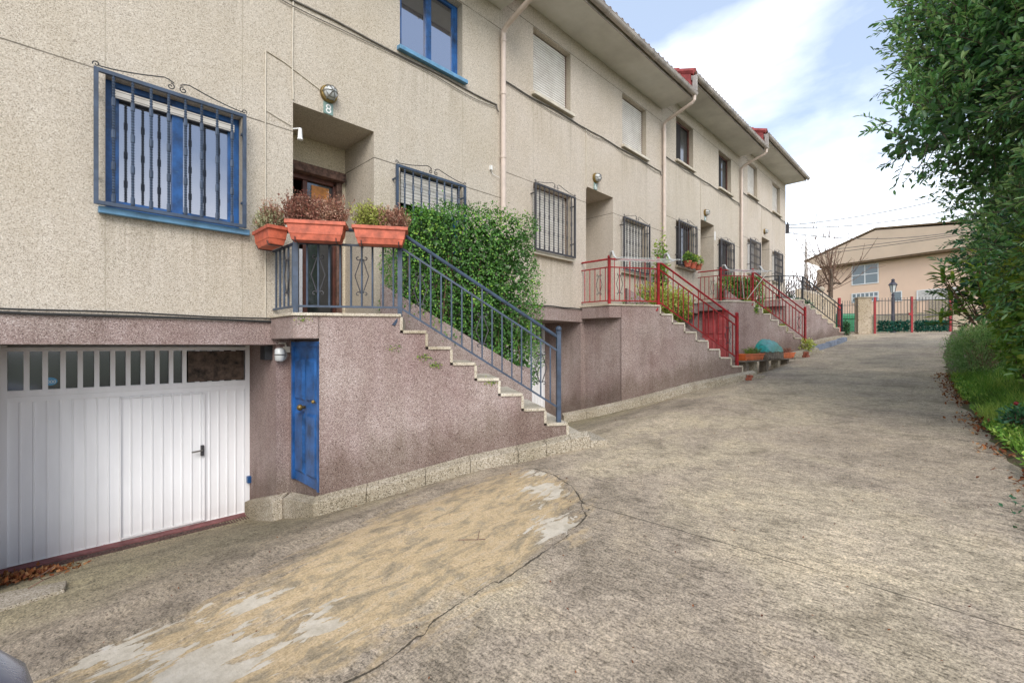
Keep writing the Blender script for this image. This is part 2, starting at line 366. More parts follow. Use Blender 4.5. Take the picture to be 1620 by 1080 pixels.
def ground_mat():
    n = N('brushed concrete')
    P = n.geo; x, y, z = n.sep(P)
    wob = n.noise(P, 1.6, 3)
    # brushed streaks lie across the street (along Y)
    streak = n.noise(n.map(P, (62, 17, 3), rot=(0, 0, R(4))), 1.0, 5, .75)
    streak2 = n.noise(n.map(P, (17, 5.0, 1), rot=(0, 0, R(-5))), 1.0, 6, .75, .4)
    grit = n.noise(P, 85, 4, .8)
    big = n.noise(P, .42, 5, .6, .4); mid = n.noise(P, 2.1, 7, .72, .3)
    c = n.ramp(big, [(.33, (.33, .30, .26)), (.47, (.43, .39, .345)), (.56, (.49, .45, .375)), (.68, (.56, .51, .44))])
    c = n.mix(.9, c, n.ramp(streak, [(.34, (.30, .29, .27)), (.46, (.86, .85, .83)), (.62, (1.2, 1.18, 1.15))]), 'MULTIPLY')
    c = n.mix(.55, c, n.ramp(streak2, [(.34, (.58, .57, .56)), (.55, (1.1, 1.1, 1.08))]), 'MULTIPLY')
    c = n.mix(.75, c, n.ramp(mid, [(.36, (.60, .59, .56)), (.50, (1.0, .99, .97)), (.66, (1.18, 1.15, 1.06))]), 'MULTIPLY')
    c = n.mix(.7, c, n.ramp(grit, [(.38, (.26, .245, .22)), (.5, 1.0), (.63, (1.65, 1.6, 1.52))]), 'MULTIPLY')
    c = n.mix(n.math('MULTIPLY', n.ramp(n.noise(P, 95, 2, .5), [(.70, 0), (.74, 1)]), .6), c, (.55, .50, .42))
    # slab joints every 3.5 m
    jx = n.math('ABSOLUTE', n.math('SUBTRACT', n.math('MODULO', n.math('ADD', n.math('ADD', x, n.math('MULTIPLY', wob, .07)), 3.98), 3.5), 0.0))
    joint = n.math('MULTIPLY', n.math('LESS_THAN', jx, .011), n.math('LESS_THAN', y, 3.0))
    joint = n.math('MULTIPLY', joint, n.ramp(n.noise(P, 3, 3), [(.34, .3), (.46, 1)]))
    c = n.mix(n.math('MULTIPLY', joint, .75), c, (.06, .055, .045))
    # darker grey-green concrete on the ramp near the garages
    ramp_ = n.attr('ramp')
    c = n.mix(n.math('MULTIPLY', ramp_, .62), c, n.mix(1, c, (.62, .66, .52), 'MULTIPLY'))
    # ochre worn patch, cream flakes, crack
    o = n.attr('ochre')
    swirl = n.noise(n.map(P, (1.6, 4.2, 1), rot=(0, 0, R(-12))), 1.5, 6, .68, .8)
    om = n.ramp(n.math('ADD', o, n.math('MULTIPLY', n.math('SUBTRACT', swirl, .5), 2.6)), [(.42, 0), (.80, .80)])
    oc = n.ramp(n.noise(n.map(P, (2.2, 5, 1), rot=(0, 0, R(-14))), 1.5, 7, .75, .6), [(.34, (.25, .23, .18)), (.44, (.42, .37, .28)), (.51, (.62, .51, .34)), (.57, (.68, .57, .41)), (.66, (.46, .43, .36)), (.75, (.34, .33, .28))])
    oc = n.mix(.8, oc, n.ramp(grit, [(.3, (.55, .53, .5)), (.55, 1.0), (.75, 1.25)]), 'MULTIPLY')
    oc = n.mix(1, oc, (.98, .94, .86), 'MULTIPLY'); c = n.mix(om, c, oc)
    cm = n.attr('cream')
    fl = n.noise(n.map(P, (2.1, 6, 1), rot=(0, 0, R(-15))), 1.8, 9, .64, .6)
    fm = n.ramp(n.math('ADD', n.math('MULTIPLY', cm, .31), fl), [(.70, 0), (.712, .95)])
    fm = n.math('MULTIPLY', fm, n.ramp(n.attr('crackd'), [(.0, 0), (.02, 1)]))
    c = n.mix(fm, c, n.ramp(n.noise(P, 14, 5, .7), [(.3, (.46, .43, .36)), (.6, (.66, .63, .56)), (.8, (.56, .57, .60))]))
    cd = n.math('ADD', n.attr('crackd'), n.math('MULTIPLY', n.math('SUBTRACT', n.noise(P, 9, 4, .7), .5), .05))
    cw = n.math('ABSOLUTE', cd); cwid = n.math('MULTIPLY', n.ramp(n.noise(P, 6, 4, .7), [(.35, .1), (.6, 1)]), .0085)
    ck = n.math('LESS_THAN', cw, cwid)
    c = n.mix(n.math('MULTIPLY', ck, .8), c, (.035, .032, .025))
    c = n.mix(1, c, (1.0, .93, .85), 'MULTIPLY')
    n.col(c).rough(.93).set(Specular_IOR_Level=.2)
    hh = n.math('ADD', n.math('MULTIPLY', streak, .6), n.math('MULTIPLY', grit, .5))
    hh = n.math('SUBTRACT', hh, n.math('MULTIPLY', n.math('MAXIMUM', ck, joint), 1.6))
    hh = n.math('ADD', hh, n.math('MULTIPLY', fm, .25))
    n.bump(hh, .55, .012)
    return n.m
M['ground'] = ground_mat()

def build_ground():
    xs = frange(-9, -1.2, .6) + frange(-1.2, 4.4, .045) + frange(4.4, 9, .12) + frange(9, 27, .3) + [27]
    ys = [-1.3] + frange(-.9, 1.4, .12) + frange(1.4, 3.7, .045) + frange(3.7, 8.3, .1) + [8.3]
    V = []; ramp = []; och = []; cr = []; cd = []
    for X in xs:
        for Y in ys:
            z = H(X, Y) + .012 * (noise.noise((X * .5, Y * .7, 3)))
            if abs(X - 1) < 4 and 1 < Y < 5:   # the patch sits a touch lower than the slab by the crack
                pass
            near = -1.3 < X < 4.5 and 1 < Y < 4.2
            s = segd((X, Y), CRACK) if near else 9
            ins = inside((X, Y), OCHRE) if near else False
            if ins: z -= .016 * min(1, s / .045) * (1 - smst(2.6, 3.3, Y)) 
            V.append((X, Y, z))
            cd.append((s if ins else -s))
            dd = segd((X, Y), OCHRE, True) if near else 9
            och.append(max(0, min(1, .5 + (dd if ins else -dd) * 1.6)))
            c = 0
            for bx, by, br in ((3.05, 2.62, .3), (2.55, 2.02, .28), (.55, 2.45, .38), (.8, 2.85, .2), (.25, 2.9, .25), (3.33, 2.95, .2), (1.0, 2.3, .2)):
                c = max(c, 1 - math.hypot(X - bx, Y - by) / br / 1.5)
            cr.append(max(0, c) if near else -.5)
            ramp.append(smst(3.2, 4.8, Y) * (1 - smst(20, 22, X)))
    ny = len(ys)
    F = [(i * ny + j, (i + 1) * ny + j, (i + 1) * ny + j + 1, i * ny + j + 1) for i in range(len(xs) - 1) for j in range(ny - 1)]
    me = bpy.data.meshes.new('driveway'); me.from_pydata(V, [], F)
    for nm, d in (('ramp', ramp), ('ochre', och), ('cream', cr), ('crackd', cd)):
        a = me.attributes.new(nm, 'FLOAT', 'POINT'); a.data.foreach_set('value', d)
    me.polygons.foreach_set('use_smooth', [True] * len(F)); me.materials.append(M['ground'])
    tag(link(bpy.data.objects.new('driveway', me)), kind='structure')
    # terrain sheet to the horizon, dropped out of the way below the driveway
    xs = [-400, -150, -60, -30, -14, -9.02, -8.98] + frange(-8.9, 27, 1.2) + [26.98, 27.02, 30, 40, 60, 100, 200, 400]
    ys = [-400, -150, -60, -30, -15, -8, -5, -3, -2, -1.32, -1.28, 1, 3, 5.4, 8.28, 8.32, 10, 15, 30, 60, 150, 400]
    V = []
    for X in xs:
        for Y in ys:
            ins = -9 < X < 27 and -1.3 < Y < 8.3
            z = hroad(X) - .02 + (0 if ins else .05 * noise.noise((X * .3, Y * .3, 0))) - (1.6 if ins else 0)
            V.append((X, Y, z))
    ny = len(ys)
    F = [(i * ny + j, (i + 1) * ny + j, (i + 1) * ny + j + 1, i * ny + j + 1) for i in range(len(xs) - 1) for j in range(ny - 1)]
    me = bpy.data.meshes.new('ground'); me.from_pydata(V, [], F)
    n = N('rough ground'); n.col(n.ramp(n.noise(n.geo, 1.5, 6, .7), [(.3, (.05, .06, .02)), (.5, (.09, .12, .03)), (.7, (.16, .13, .08))])).rough(.95); n.bump(n.noise(n.geo, 20, 4), .5)
    me.materials.append(n.m); tag(link(bpy.data.objects.new('ground', me)), kind='structure')
    # garden bed along the right edge
    V = []; xs = frange(-8, 27, .1); ws = [-.05, .04, .12, .25, .45, .8, 1.3, 2.2, 4, 8]
    for X in xs:
        e = edgeY(X) + .06 * noise.noise((X * 2.2, 0, 5)) + .03 * noise.noise((X * 9, 0, 5))
        for w in ws:
            V.append((X, e - w, hroad(X) - .03 + .075 * smst(-.05, .12, w) + .16 * smst(.1, 2, w) + .03 * noise.noise((X * 4, w * 5, 2))))
    ny = len(ws)
    F = [(i * ny + j, (i + 1) * ny + j, (i + 1) * ny + j + 1, i * ny + j + 1) for i in range(len(xs) - 1) for j in range(ny - 1)]
    me = bpy.data.meshes.new('garden_soil'); me.from_pydata(V, [], F)
    n = N('leafy soil'); n.col(n.ramp(n.noise(n.geo, 9, 6, .75), [(.3, (.035, .028, .018)), (.48, (.11, .075, .04)), (.6, (.08, .12, .03)), (.75, (.25, .15, .09))])).rough(.97); n.bump(n.noise(n.geo, 30, 4), .8, .03)
    me.materials.append(n.m); me.polygons.foreach_set('use_smooth', [True] * len(F)); tag(link(bpy.data.objects.new('garden_soil', me)), kind='structure')
build_ground()

# ------------------------------------------------------------------ the row of houses
def wall_face(m, x0, x1, z0, z1, y, holes, depth):
    """front skin at y with rectangular holes and reveals running back by depth"""
    xs = sorted({x0, x1, *[v for h_ in holes for v in h_[:2]]}); zs = sorted({z0, z1, *[v for h_ in holes for v in h_[2:4]]})
    for a, b in zip(xs, xs[1:]):
        for c, d in zip(zs, zs[1:]):
            cx, cz = (a + b) / 2, (c + d) / 2
            if any(h_[0] < cx < h_[1] and h_[2] < cz < h_[3] for h_ in holes): continue
            m.add([(a, y, c), (b, y, c), (b, y, d), (a, y, d)], [(0, 1, 2, 3)])
    for h_ in holes:
        a, b, c, d = h_[:4]; dp = h_[4] if len(h_) > 4 else depth
        if c > z0 + .001: m.add([(a, y, c), (b, y, c), (b, y + dp, c), (a, y + dp, c)], [(0, 1, 2, 3)])
        m.add([(a, y, d), (b, y, d), (b, y + dp, d), (a, y + dp, d)], [(3, 2, 1, 0)])
        m.add([(a, y, c), (a, y, d), (a, y + dp, d), (a, y + dp, c)], [(0, 1, 2, 3)])
        m.add([(b, y, c), (b, y, d), (b, y + dp, d), (b, y + dp, c)], [(3, 2, 1, 0)])

def spiral(c, ax, r0, turns, sgn, start, n=14, z=1):
    """flat curl in the plane ax x Z"""
    ps = []
    for i in range(n + 1):
        t = i / n; a = start + sgn * turns * 2 * math.pi * t; r = r0 * (1 - .78 * t)
        ps.append(Vector(c) + Vector(ax) * (r * math.cos(a)) + Vector((0, 0, r * math.sin(a))))
    return ps

def window(house, k, x0, x1, z0, z1, fr, kind, sillm, grille=None, nb=8):
    """window part with frame, panes, shutter, sill and grille as sub-parts (house local coordinates, y from 5.5)"""
    off = (0, 5.5, 0); yf = 5.64
    w = MB(); w.box(x0, x1, yf + .05, yf + .07, z0, z1); w = w.build('window', M['darkroom'], house, off)
    f = MB(); t = .055; xc = (x0 + x1) / 2
    for a, b in ((x0, x0 + t), (x1 - t, x1)): f.box(a, b, yf - .02, yf + .03, z0, z1)
    f.box(x0 + t, x1 - t, yf - .02, yf + .03, z0, z0 + t); f.box(x0 + t, x1 - t, yf - .02, yf + .03, z1 - t, z1)
    if kind in ('glass', 'open'):
        f.box(xc - .045, xc + .045, yf - .035, yf + .02, z0 + t, z1 - t)
        for a, b in ((x0 + t, x0 + t + .05), (x1 - t - .05, x1 - t)): f.box(a, b, yf - .012, yf + .02, z0 + t, z1 - t)
        f.box(x0 + t, x1 - t, yf - .011, yf + .019, z0 + t, z0 + t + .05)
    f.build('frame', fr, w, off, bevel=.004)
    if kind in ('glass', 'open', 'dark'):
        g = MB(); g.box(x0 + t, x1 - t, yf + .004, yf + .01, z0 + t, z1 - t); g.build('pane', M['glass' if kind != 'dark' else 'glassdark'], w, off)
    if kind in ('shut',):
        s = MB(); za = math.ceil(z0 / .046) * .046; n = int((z1 - .03 - za) / .046)
        for i in range(n):
            a = za + .046 * i; b = a + .046
            s.add([(x0 + t * .6, yf - .026, a), (x1 - t * .6, yf - .026, a), (x1 - t * .6, yf - .034, (a + b) / 2), (x0 + t * .6, yf - .034, (a + b) / 2), (x0 + t * .6, yf - .026, b - .004), (x1 - t * .6, yf - .026, b - .004)], [(0, 1, 2, 3), (3, 2, 5, 4)])
        s.box(x0 + t * .6, x1 - t * .6, yf - .025, yf - .021, z0 + .01, z1 - .02)
        s.build('shutter', M['shutter'], w, off)
    elif kind in ('glass',):
        s = MB(); s.box(x0 + t, x1 - t, yf - .06, yf - .04, z1 - .16, z1 - .085)
        s.build('shutter_bar', M['shutter'], w, off)
    elif kind == 'half':
        s = MB()
        for i in range(9):
            a = z1 - .04 - i * .047; s.box(x0 + t, x1 - t, yf - .075 + .004 * (i % 2), yf - .06, a - .045, a)
        s.build('shutter', M['shutter'], w, off)
    elif kind == 'dark':
        s = MB(); s.box(x0 + t, xc, yf - .015, yf - .008, z0 + t, z1 - t); s.build('insect_screen', M['dusty'] if k == 3 else M['darkroom'], w, off)
    s = MB(); s.prism([(x0 - .05, 5.6), (x1 + .05, 5.6), (x1 + .05, 5.42), (x0 - .05, 5.42)], [z0 - .055, z0 - .055, z0 - .07, z0 - .07], [z0 + .006, z0 + .006, z0 - .012, z0 - .012])
    s.build('sill', sillm, w, off, bevel=.006)
    if grille:
        gx0, gx1, gz0, gz1, gm = grille; y = 5.385
        g = MB(); b = .032
        for a in (gx0, gx1 - b): g.box(a, a + b, y - .016, y + .016, gz0, gz1)
        g.box(gx0 + b, gx1 - b, y - .016, y + .016, gz0, gz0 + b); g.box(gx0 + b, gx1 - b, y - .016, y + .016, gz1 - b, gz1)
        for a in (gx0 + b / 2, gx1 - b / 2):
            for z in (gz0 + .28, gz1 - .18): g.box(a - .008, a + .008, y + .016, 5.5, z - .01, z + .01)
        for i in range(nb):
            x = gx0 + b + (gx1 - gx0 - 2 * b) * (i + .75) / (nb + .5)
            prof = []; L = gz1 - gz0 - 2 * b; z = 0; j = 0
            while z < L:
                big = j % 10 in (0, 1)
                if big and j % 10 == 0: prof += [(.010, z), (.0165, z + .008), (.0165, z + .075), (.010, z + .083)]; z += .085; j += 2; continue
                prof += [(.009, z), (.0145, z + .012), (.009, z + .024)]; z += .025; j += 1
            prof = [(r, min(zz, L)) for r, zz in prof]
            g.lathe((x, y, gz0 + b), prof, 7)
        go = g.build('grille', gm, w, off)
        c = MB(); xc = (gx0 + gx1) / 2; hw = (gx1 - gx0) / 2; X = (1, 0, 0)
        for sg in (-1, 1):
            pts = []
            for i in range(15):
                t = i / 14; px = xc + sg * hw * (.04 + .9 * t)
                pz = gz1 + .02 + .115 * (1 - t) ** 1.5 * (1 if t > .12 else .55 + t * 3.75)
                pts.append((px, y, pz))
            c.tube(pts, .0055, 5)
            c.tube(spiral((xc + sg * .05, y, gz1 + .045), X, .032, 1.25, sg, R(90), 16), .005, 5)
            c.tube(spiral((xc + sg * hw * .97, y, gz1 + .028), X, .026, 1.1, sg, R(200 if sg < 0 else -20), 12), .005, 5)
        c.build('scrollwork', M['iron'] if gm != M['slate'] else M['black'], w, off)
    return w

def xz(v): return tuple(v)
def build_house(k, label, cfg):
    """one house of the terrace; local x from its left party line, z in steps with the street"""
    root = thing('row_house', label, 'house', (X00 + DX * k, 5.5, DZ * k), 'row of stepped terraced houses')
    off = (0, 5.5, 0); xl = -4.2 if k == 0 else 0.0; xr = DX
    ztop = 5.605; zb = .257
    hA = (.80, 1.90, 1.245, 2.45); hB = (3.83, 4.93, 1.245, 2.45); uA = (.80, 1.90, 4.09, 5.265); uB = (3.83, 4.93, 4.09, 5.265)
    dr = (2.42, 3.44, zb, 2.80, .82)
    m = MB(); wall_face(m, xl, xr, zb, ztop, 5.5, [hA + (.19,), hB + (.19,), uA + (.19,), uB + (.19,), dr], .19)
    # side returns so the step between neighbours is solid, and the back shell
    m.add([(xl, 5.5, -3), (xl, 12, -3), (xl, 12, ztop), (xl, 5.5, ztop)], [(0, 1, 2, 3)])
    m.add([(xr, 5.5, -3), (xr, 12, -3), (xr, 12, ztop), (xr, 5.5, ztop)], [(3, 2, 1, 0)])
    m.add([(xl, 12, -3), (xr, 12, -3), (xr, 12, ztop), (xl, 12, ztop)], [(0, 1, 2, 3)])
    m.build('facade_wall', M['beige'], root, off)
    m = MB(); m.add([(xl, 5.5, zb), (xr, 5.5, zb), (xr, 6.6, zb), (xl, 6.6, zb)], [(0, 1, 2, 3)])
    # porch back wall with the door opening
    wall_face(m, 2.42, 3.44, .336, 2.80, 6.32, [(2.42, 3.34, .336, 2.42, .1)], .1)
    m.build('porch_wall', M['beige_plain'], root, off)
    m = MB(); m.box(2.42, 3.44, 5.5, 6.5, .26, .336); m.build('porch_floor', M['tread'], root, off)
    # lower wall: lintel band, pier, garage reveals
    m = MB(); gl, gr, gy = (.12, 2.24, 6.45)
    m.box(xl, 2.378, 5.475, 5.7, .012, .256)
    m.box(gr, 2.378, 5.5, 7.0, -3, .010)
    m.box(xl if k == 0 else 0, gl, 5.5, 6.7, -3, .010)
    m.box(2.378, DX, 5.515, 5.9, -3, .2555)
    m.add([(gl, 5.7, .010), (gr, 5.7, .010), (gr, 6.7, .010), (gl, 6.7, .010)], [(0, 1, 2, 3)])
    m.build('base_wall', M['brown'], root, off)
    # garage door
    z0, z1 = -2.125, .005
    g = MB(); g.box(gl, gr, gy + .06, gy + .08, z0 - .3, z1); g = g.build('garage_door', cfg['gd'], root, off)
    f = MB(); b = .05; zs0, zs1 = -.43, -.055
    f.box(gl, gl + b, gy, gy + .05, z0, z1); f.box(gr - b, gr, gy, gy + .05, z0, z1)
    f.box(gl + b, gr - b, gy, gy + .05, zs1, z1 - .02); f.box(gl + b, gr - b, gy, gy + .05, zs0 - .06, zs0)
    n = 16; wd = (gr - gl - 2 * b)
    for i in range(1, n): x = gl + b + wd * i / n; f.box(x - .02, x + .02, gy + .006, gy + .045, zs0, zs1)
    f.build('door_frame', cfg['gd'], g, off)
    p = MB(); x = gl + b
    zt = zs0 - .062; prof = [(gl + b, 0)]
    nr = 22
    for i in range(nr):
        a = gl + b + wd * i / nr; c = wd / nr
        prof += [(a + c * .80, 0), (a + c * .84, .012), (a + c * .95, .012), (a + c * .99, 0)]
    prof.append((gr - b, 0)); vs = []
    for px_, d_ in prof: vs += [(px_, gy + .03 - d_ * 1.0, z0 + .03), (px_, gy + .03 - d_ * 1.0, zt - .05)]
    p.add(vs, [(2 * i, 2 * i + 2, 2 * i + 3, 2 * i + 1) for i in range(len(prof) - 1)])
    p.box(gl + b, gr - b, gy + .008, gy + .04, zt - .05, zt); p.box(gl + b, gr - b, gy + .008, gy + .04, z0, z0 + .03)
    p.build('ribbed_panel', cfg['gd'], g, off)
    q = MB(); q.box(gl + b, gr - b, gy + .05, gy + .055, zs0, zs1); q.build('pane', M['glassdark'], g, off)
    if k == 0:
        q = MB(); q.box(1.59, 2.17, gy - .012, gy + .0, -.42, -.065); q.build('dusty_screen', M['dusty'], g, off)
        q = MB(); 
        for a in (.99, 1.755): q.box(a - .004, a + .004, gy - .002, gy + .02, z0 + .05, -.56)
        q.box(.99, 1.755, gy - .002, gy + .02, -.565, -.557); q.box(.99, 1.755, gy - .001, gy + .022, z0 + .045, z0 + .06)
        q.build('wicket_door', M['white'], g, off)
        q = MB(); q.box(1.715, 1.745, gy - .03, gy + .01, -1.30, -1.18); q.build('lock_plate', M['iron'], g, off)
        q = MB(); q.bar((1.73, gy - .04, -1.235), (1.62, gy - .05, -1.24), .016); q.build('handle', M['chrome'], g, off)
        q = MB(); ps = [(.49 + .052 * math.cos(2 * math.pi * i / 24), .019 * math.sin(2 * math.pi * i / 24)) for i in range(24)]
        q.extr([(.455 + .054 * math.cos(2 * math.pi * i / 24), gy + .038, -.355 + .04 * math.sin(2 * math.pi * i / 24)) for i in range(24)], (0, .008, 0))
        st = q.build('sticker', M['sticker'], g, off)
        rot = Matrix.Translation((.455, gy + .036 - 5.5, -.36)) @ Matrix.Rotation(R(90), 4, 'X')
        text_mesh('2000', .045, M['plate_white'], 'sticker_text', g, rot)
        q = MB(); q.box(gr - .04, gr + .0, gy - .07, gy - .01, -1.72, -1.64); q.build('padlock', M['blue'], g, off)
    m = MB(); m.box(gl, gr, gy - .13, gy + .04, z0 - .3, z0 + .028 if k == 0 else z0); m.build('threshold', M['threshold'], root, off)
    if k == 0:
        m = MB()
        m.box(gl, gr, gy - .25, gy - .135, z0 - .3, z0 + .018)
        for i in range(70): m.box(gl + i * .03, gl + i * .03 + .012, gy - .235, gy - .15, z0 + .017, z0 + .026)
        m.build('drain_channel', M['drain'], root, off)
    # windows
    fr, frd = cfg['frame'], cfg['frame']
    window(root, k, *hA, fr, cfg['A'], cfg['sill'], (.715, 1.905, 1.235, 2.425, cfg['grille']), 8)
    window(root, k, *hB, fr, cfg['B'], cfg['sill'], (3.70, 4.90, 1.235, 2.425, cfg['grille']), 8)
    window(root, k, *uA, fr, cfg['UA'], cfg['sillu'])
    window(root, k, *uB, fr, cfg['UB'], cfg['sillu'])
    # entrance door
    d = MB(); d.box(2.42, 3.34, 6.9, 6.93, .336, 2.42); d.box(2.42, 2.44, 6.42, 6.9, .336, 2.42); d.box(3.32, 3.34, 6.42, 6.9, .336, 2.42); d = d.build('entrance_door', M['darkroom'], root, off)
    f = MB(); b = .07
    f.box(3.27, 3.34, 6.33, 6.43, .336, 2.28); f.box(2.42, 3.34, 6.33, 6.43, 2.24, 2.34); f.box(2.42, 2.47, 6.33, 6.43, .336, 2.24)
    f.box(2.47, 3.27, 6.36, 6.40, 1.93, 1.97)
    f.box(2.86, 2.92, 6.35, 6.40, .336, 2.24); f.build('door_frame', M['frame_dark'] if k else M['frame_brown'], d, off, bevel=.004)
    q = MB(); q.box(2.92, 3.27, 6.375, 6.385, .4, 2.24); q.build('door_glass', M['glassdark'], d, off)
    if k == 0:
        q = MB(); q.box(2.44, 3.40, 6.20, 6.34, 2.30, 2.42); q.box(3.30, 3.38, 6.28, 6.335, .336, 2.30); q.build('oak_lintel', M['oldwood'], d, off, bevel=.012)
        q = MB(); q.box(2.98, 3.22, 6.36, 6.372, 2.0, 2.2); q.build('warm_pane', M['honey'], d, off); q = MB(); q.prism([(2.44, 6.5), (2.75, 6.5), (2.75, 6.7), (2.44, 6.7)], [2.15, 2.3, 2.3, 2.15], [2.30, 2.34, 2.34, 2.3]); q.build('inner_panelling', M['honey'], d, off)
        q = MB(); q.box(2.80, 2.85, 6.34, 6.36, .34, 1.3); q.build('door_edge', M['white'], d, off)
    # roof: slab + soffit + tiles
    m = MB(); s0 = ztop; ey = 4.74
    m.add([(xl, ey, s0), (xr, ey, s0), (xr, 5.52, s0), (xl, 5.52, s0)], [(0, 1, 2, 3)])
    m.add([(xr, ey, s0), (xr, 5.52, s0), (xr, 5.52, s0 + .4), (xr, ey, s0 + .09)], [(0, 1, 2, 3)])
    m.build('soffit', M['soffit'], root, off)
    m = MB(); m.box(xl, xr, ey - .015, ey, s0 - .025, s0 + .085); m.build('fascia', M['gutter'], root, off)
    g = MB(); pts = []; seg = 9; L0, L1 = xl + .02, xr + .03
    for x in (L0, L1):
        for i in range(seg + 1):
            a = math.pi + math.pi * i / seg; pts.append((x, ey - .085 + .068 * math.cos(a), s0 + .085 + .075 * math.sin(a)))
    g.add(pts, [(i, i + 1, seg + 2 + i, seg + 1 + i) for i in range(seg)])
    g.box(L0, L1, ey - .158, ey - .148, s0 + .08, s0 + .092)
    for i in range(int((L1 - L0) / .9) + 1):
        x = L0 + .1 + i * .9
        if x < L1 - .05: g.tube([(x, ey - .085 + .074 * math.cos(math.pi + math.pi * j / 8), s0 + .085 + .081 * math.sin(math.pi + math.pi * j / 8)) for j in range(9)], .008, 5)
    g.extr([(L1, ey - .085 + .068 * math.cos(math.pi + math.pi * i / seg), s0 + .085 + .075 * math.sin(math.pi + math.pi * i / seg)) for i in range(seg + 1)], (.005, 0, 0))
    g.build('gutter', M['gutter'], root, off, smooth=False)
    t = MB(); per = .21; cols = int((xr - xl) / per * 8); pitch = .42; rows = [(-.02, 0), (.42, .0)]
    rr = []
    for j in range(13):
        y0 = ey - .05 + j * .4
        rr += [(y0, (y0 - ey) * pitch + .02), (y0 + .43, (y0 + .43 - ey) * pitch - .012)]
    vs = []; nc = cols + 1
    for y, z in rr:
        for i in range(nc):
            x = xl + (xr - xl) * i / cols; w = abs(math.sin(math.pi * (x) / per)) ** .8
            vs.append((x, y, s0 + .13 + z + .075 * w))
    t.add(vs, [(j * nc + i, j * nc + i + 1, (j + 1) * nc + i + 1, (j + 1) * nc + i) for j in range(len(rr) - 1) for i in range(cols)])
    for i in range(int((xr - xl) / per)):   # rounded tile mouths at the eave
        x = xl + (i + .5) * per
        t.tube([(x, ey - .085, s0 + .15), (x, ey + .1, s0 + .19)], .058, 8)
    zr = (rr[-1][0] - ey) * pitch + s0 + .13
    t.add([(xl, rr[-1][0], zr), (xr, rr[-1][0], zr), (xr, 12.6, zr - 1.2), (xl, 12.6, zr - 1.2)], [(0, 1, 2, 3)])
    t.build('roof', M['tile'], root, off)
    # red end wall of the roof where it stands above the lower neighbour
    e = MB(); yr = rr[-1][0]
    e.extr([(.0, ey + .02, s0 - .3), (.0, ey + .02, s0 + .14), (.0, yr, zr + .03), (.0, yr, zr - 1.2), (.0, 5.6, s0 - .3)], (.12, 0, 0))
    if k: e.build('red_end_wall', M['redwall'], root, off)
    if k:
        e = MB()
        for j in range(6):
            y = ey - .06 + j * .42; z = s0 + .16 + (y - ey) * pitch
            e.tube([(.05, y, z + .045), (.05, y + .46, z + .46 * pitch + .02)], .085, 8)
        e.build('verge_tiles', M['redwall'], root, off)
    # downpipe
    p = MB(); x = xr - .02; y0 = 5.43
    top = [(xr - .02, ey - .08, s0 + .03), (xr - .02, ey - .08, s0 - .09), (xr - .02, ey - .02, s0 - .14), (x, y0 - .08, s0 - .34), (x, y0, s0 - .42), (x, y0, s0 - .5), (x, y0, .27 if k else .35)]
    if k < 3:
        p.tube(top, .042, 12)
        for z in (5.02, 4.15, 3.1, 2.2, 1.2): p.lathe((x, y0, z), [(.043, 0), (.05, .005), (.05, .05), (.043, .055)], 12)
        p.build('downpipe', M['pipe'], root, off, smooth=False)
    if k:   # short swan neck beside the raised gutter end
        p = MB(); p.box(-.01, .05, ey - .13, ey - .03, s0 - .32, s0 + .06); p.build('gutter_outlet', M['gutter'], root, off)
    # cables clipped under the upper sills
    c = MB(); pts = []
    for i in range(40):
        x_ = (xl if k == 0 else .02) + (xr - .12 - (xl if k == 0 else 0)) * i / 39
        pts.append((x_, 5.485, 3.985 - .02 * abs(math.sin(x_ * 2.1)) + .012 * noise.noise((x_ * 2, k, 0))))
    c.tube(pts, .011, 6)
    c.tube([(a, b_ - .004, z_ - .03 - .05 * math.sin(max(0, (i - 5)) * .35) ** 2) for i, (a, b_, z_) in enumerate(pts)], .006, 5)
    c.tube([(xr - .12, 5.485, 3.98), (xr - .11, 5.48, 3.90), (xr - .10, 5.46, 3.86)], .011, 6)
    c.tube([(.06, 5.485, 3.55), (.05, 5.48, 3.9), (.07, 5.485, 4.02)], .012, 6)
    c.build('wall_cable', M['cable'], root, off)
    c = MB(); c.tube([(xl + i * (2.3 - xl) / 20, 5.455 + .004 * math.sin(i * 2), .268 - .004 * math.sin(i)) for i in range(21)], .012, 6)
    if k == 0: c.tube([(xl + i * (2.3 - xl) / 20, 5.47, .30 + .006 * math.sin(i * 1.3)) for i in range(21)], .008, 6)
    c.build('base_cable', M['blackcable'], root, off)
    # porch lamp, its cable, number plate
    lx = 2.83 if k == 0 else 2.75; lz = 3.045
    c = MB(); c.lathe((lx, 5.5, lz), [(.10, 0), (.105, .02), (.10, .045), (.085, .05)], 16, 'y'); lamp = c.build('porch_lamp', M['brass'], root, off, smooth=False)
    c = MB(); c.lathe((lx, 5.45, lz), [(.080, 0), (.078, .03), (.064, .062), (.034, .084), (.002, .09)], 16, 'y'); c.build('glass_dome', M['lampglass'], lamp, off, smooth=True)
    c = MB()
    for a in (0, 60, 120):
        c.tube([(lx + .092 * math.cos(t) * math.cos(R(a)), 5.45 - .097 * math.sin(t), lz + .092 * math.cos(t) * math.sin(R(a))) for t in [math.pi * i / 10 for i in range(11)]], .005, 5)
    c.tube([(lx + .07 * math.cos(t), 5.392, lz + .07 * math.sin(t)) for t in [2 * math.pi * i / 16 for i in range(17)]], .005, 5)
    c.build('lamp_cage', M['chrome'], lamp, off)
    if cfg.get('num'):
        c = MB(); c.box(lx - .06, lx + .06, 5.488, 5.5, 2.805, 2.945); pl = c.build('number_plate', M['plate'], root, off, bevel=.003)
        text_mesh(cfg['num'], .15, M['plate_white'], 'house_number', pl, Matrix.Translation((lx, -.0135, 2.865)) @ Matrix.Rotation(R(90), 4, 'X'))
    c = MB()
